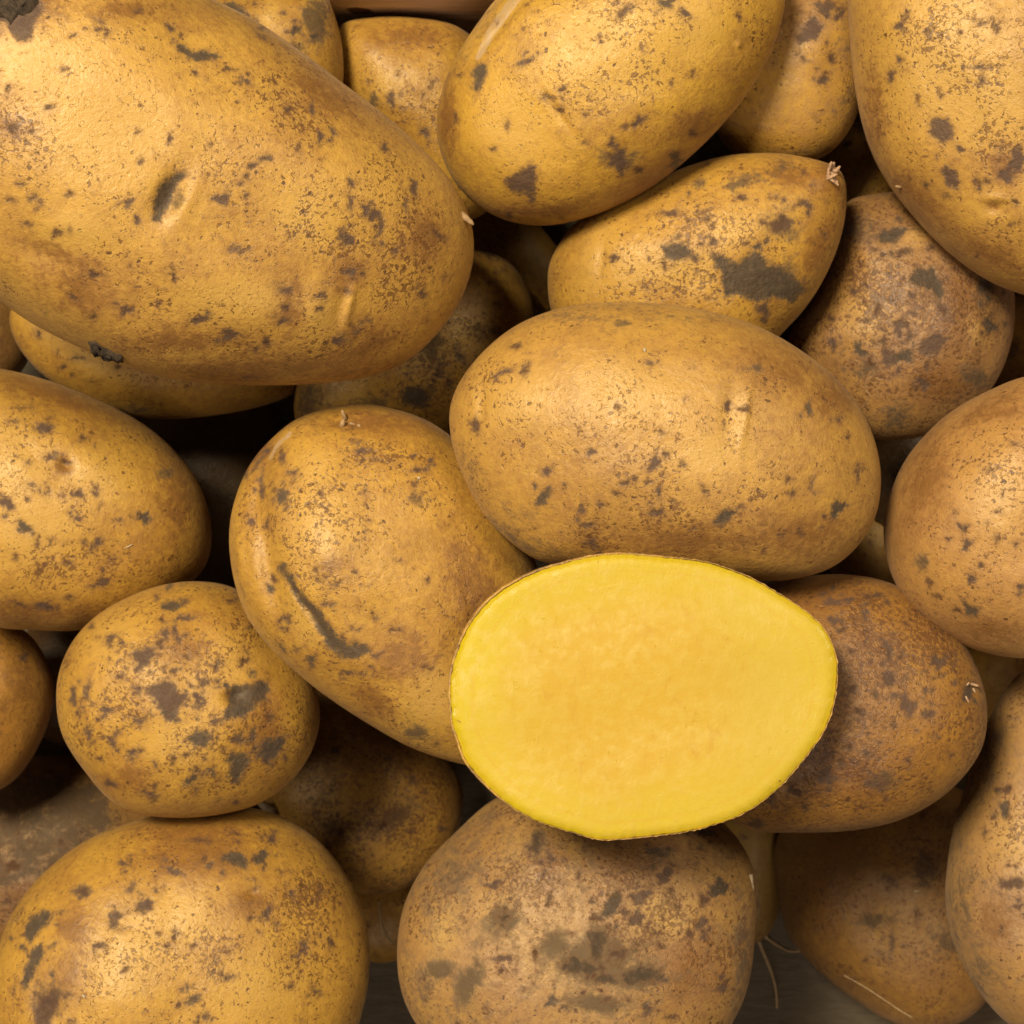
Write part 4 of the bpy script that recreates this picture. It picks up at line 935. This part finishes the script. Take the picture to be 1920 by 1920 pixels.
# stalk scar right of the cut half
for x, y, dx, dy, ln, wd in [(1822, 1282, 1, 0.25, .0015, .0004), (1812, 1306, 0.5, 1, .0013, .00035), (1826, 1290, 0.4, 0.9, .0010, .0004), (1814, 1284, 0.5, -0.6, .0008, .0003)]:
    chip("stalk_fibre", 'P19', x, y, dx, dy, ln, wd, M_tuft, rise=0.25)
chip("sprout", 'P1', 868, 402, 0.9, 0.9, .0030, .0008, M_straw, rise=0.2)
chip("sprout", 'P18', 1407, 1642, 0.12, 1.0, .0038, .0008, M_white, rise=-0.1)
chip("sprout", 'P7', 1690, 352, -1, -0.2, .0012, .0004, M_straw, rise=0.2)
chip("sprout", 'P23', 520, 1520, -0.8, -0.4, .0050, .0016, M_white, rise=0.4)


def rough_lump(name, key, pts, mat, h=0.0012):
    """A crusty lump stuck on a potato, outlined by pixels."""
    o = SURF[key][0]
    c = np.mean(pts, 0)
    g = np.random.default_rng(len(pts))
    vs, fs = [], []
    m = len(pts)
    pts = [p for a, b in zip(pts, pts[1:] + pts[:1]) for p in (a, ((a[0] + b[0]) / 2, (a[1] + b[1]) / 2))]
    m = len(pts)
    fr = [(1.05, -0.0006), (0.97, 0.30), (0.86, 0.75), (0.72, 0.8), (0.58, 1.0), (0.42, 0.7), (0.25, 0.95)]
    for f, up in fr:
        for p in pts:
            x, y = c + (np.array(p) - c) * f + g.normal(size=2) * 1.5
            vs.append(at(key, x, y, (up * h if up > 0 else up) + g.normal() * h * 0.26) - o.location)
    vs.append(at(key, c[0], c[1], h) - o.location)
    for i in range(len(fr) - 1):
        for j in range(m):
            a, b = i * m + j, i * m + (j + 1) % m
            fs.append((a, a + m, b + m, b))
    for j in range(m):
        fs.append(((len(fr) - 1) * m + j, len(fr) * m, (len(fr) - 1) * m + (j + 1) % m))
    return mesh_obj(name, vs, fs, mat, parent=o)


rough_lump("stem_scar", 'P1', [(-20, 16), (-10, 30), (8, 38), (20, 46), (30, 32), (44, 30), (58, 22), (70, 6), (72, -8), (60, -22), (30, -26), (-10, -18)], M_soil, 0.0016)
rough_lump("soil_crust", 'P1', [(166, 640), (170, 655), (190, 664), (212, 672), (232, 676), (228, 668), (200, 655), (180, 642)], M_soil, 0.0009)


def strand(name, key, pts, r0, r1, mat):
    """A root thread through (pixel x, pixel y, height) points; height None lies on the potato."""
    o = SURF[key][0]
    P3 = []
    for x, y, z in pts:
        if z is None:
            P3.append(at(key, x, y, r0 * 0.8))
        else:
            P3.append(Vector(pix(np.array([x, y], float), CAM_Z - z)))
    # round it with midpoints
    for _ in range(2):
        Q = [P3[0]]
        for a, b in zip(P3[:-1], P3[1:]):
            Q += [a * 0.75 + b * 0.25, a * 0.25 + b * 0.75]
        P3 = Q + [P3[-1]]
    L = len(P3)
    return tube(name, P3, [r0 + (r1 - r0) * i / (L - 1) for i in range(L)], mat, parent=o, sides=6)


z29 = POT['P29']['z']
strand("root", 'P29', [(1404, 1690, None), (1412, 1728, z29), (1430, 1752, z29 - .002), (1450, 1766, z29 - .001), (1475, 1782, z29 + .002), (1496, 1784, z29 + .006), (1512, 1778, z29 + .008)], .0008, .0003, M_root)
strand("root", 'P29', [(1412, 1728, z29), (1422, 1765, z29 - .003), (1440, 1805, z29 - .004), (1455, 1850, z29 - .006), (1457, 1890, z29 - .008)], .0005, .00025, M_root)
strand("root", 'P22', [(1583, 1828, None), (1615, 1845, None), (1650, 1868, None), (1690, 1895, None), (1720, 1912, None), (1735, 1920, POT['P22']['z'] - .002)], .00012, .0002, M_root)
strand("root", 'P33', [(712, 1690, None), (712, 1718, None), (720, 1745, None), (736, 1766, None)], .0003, .0002, M_root)
strand("root", 'P9', [(1634, 705, None), (1624, 715, None), (1623, 732, None), (1632, 740, None), (1625, 755, None), (1614, 768, None)], .00013, .0001, M_straw)

# loose chaff lying on the skins
for key, x, y, ang, ln, lab in [('P15', 240, 1026, -25, .0019, "tiny straw sliver lying on the large left potato"),
                                ('P12', 1210, 659, 80, .0008, "tiny cream crumb lying on the whole central potato"),
                                ('P17', 160, 1868, 50, .0008, "tiny white crumb lying on the bottom left potato"),
                                ('P14', 785, 898, 10, .0006, "tiny white crumb lying on the crack-scarred potato"),
                                ('P22', 1719, 1673, 0, .0013, "pale grain lying on the shaded bottom right potato")]:
    a = at(key, x, y, 0.0002)
    d = Vector((math.cos(math.radians(ang)), -math.sin(math.radians(ang)), 0)) * ln / 2
    wd = 0.00011 if ln > .0015 else 0.00028
    o = tube("chaff", [-d, -d * 0.4, d * 0.4, d], [wd * 0.6, wd, wd, wd * 0.5], M_white, loc=a)
    tag(o, lab, "chaff", "chaff scattered on the potatoes")
    # tube() subtracts its origin, so put the local shape back
    for vt in o.data.vertices:
        vt.co += a

# ------------------------------------------------------------------ the crate
crate = bpy.data.objects.new("crate", None)
SC.collection.objects.link(crate)
crate.empty_display_size = 0.02
tag(crate, "wooden crate under the potatoes, its streaked rear board showing at the top", "crate")


def board(name, x0, x1, y0, y1, z0, z1, mat, bev=0.0015):
    import bmesh
    bm = bmesh.new()
    bmesh.ops.create_cube(bm, size=1)
    for vtx in bm.verts:
        vtx.co = Vector(((x0 + x1) / 2 + vtx.co.x * (x1 - x0), (y0 + y1) / 2 + vtx.co.y * (y1 - y0), (z0 + z1) / 2 + vtx.co.z * (z1 - z0)))
    bmesh.ops.bevel(bm, geom=list(bm.edges), offset=bev, segments=2, affect='EDGES')
    me = bpy.data.meshes.new(name)
    bm.to_mesh(me)
    bm.free()
    me.materials.append(mat)
    o = bpy.data.objects.new(name, me)
    SC.collection.objects.link(o)
    o.parent = crate
    return o


YW = 0.107
WOOD = board_material("rough_wood", (0.46, 0.335, 0.26), (0.64, 0.48, 0.38), (0.22, 3, 2.4), knot=((675 - 960) * PX * 0.410 / FOCUS, YW, 0.093))
board("base_board", -0.152, 0.152, -0.150, YW - 0.0005, -0.010, 0.0, board_material("grey_base", (0.095, 0.077, 0.052), (0.135, 0.108, 0.074), (1, 6, 6)))
board("rear_board", -0.152, 0.152, YW, YW + 0.012, -0.010, 0.104, WOOD)
board("front_board", -0.152, 0.152, -0.1625, -0.1505, -0.010, 0.030, WOOD)
for sx in (-1, 1):
    xs = sorted((sx * 0.1525, sx * 0.1645))
    board("side_board", xs[0], xs[1], -0.1625, YW + 0.012, -0.010, 0.115, WOOD)
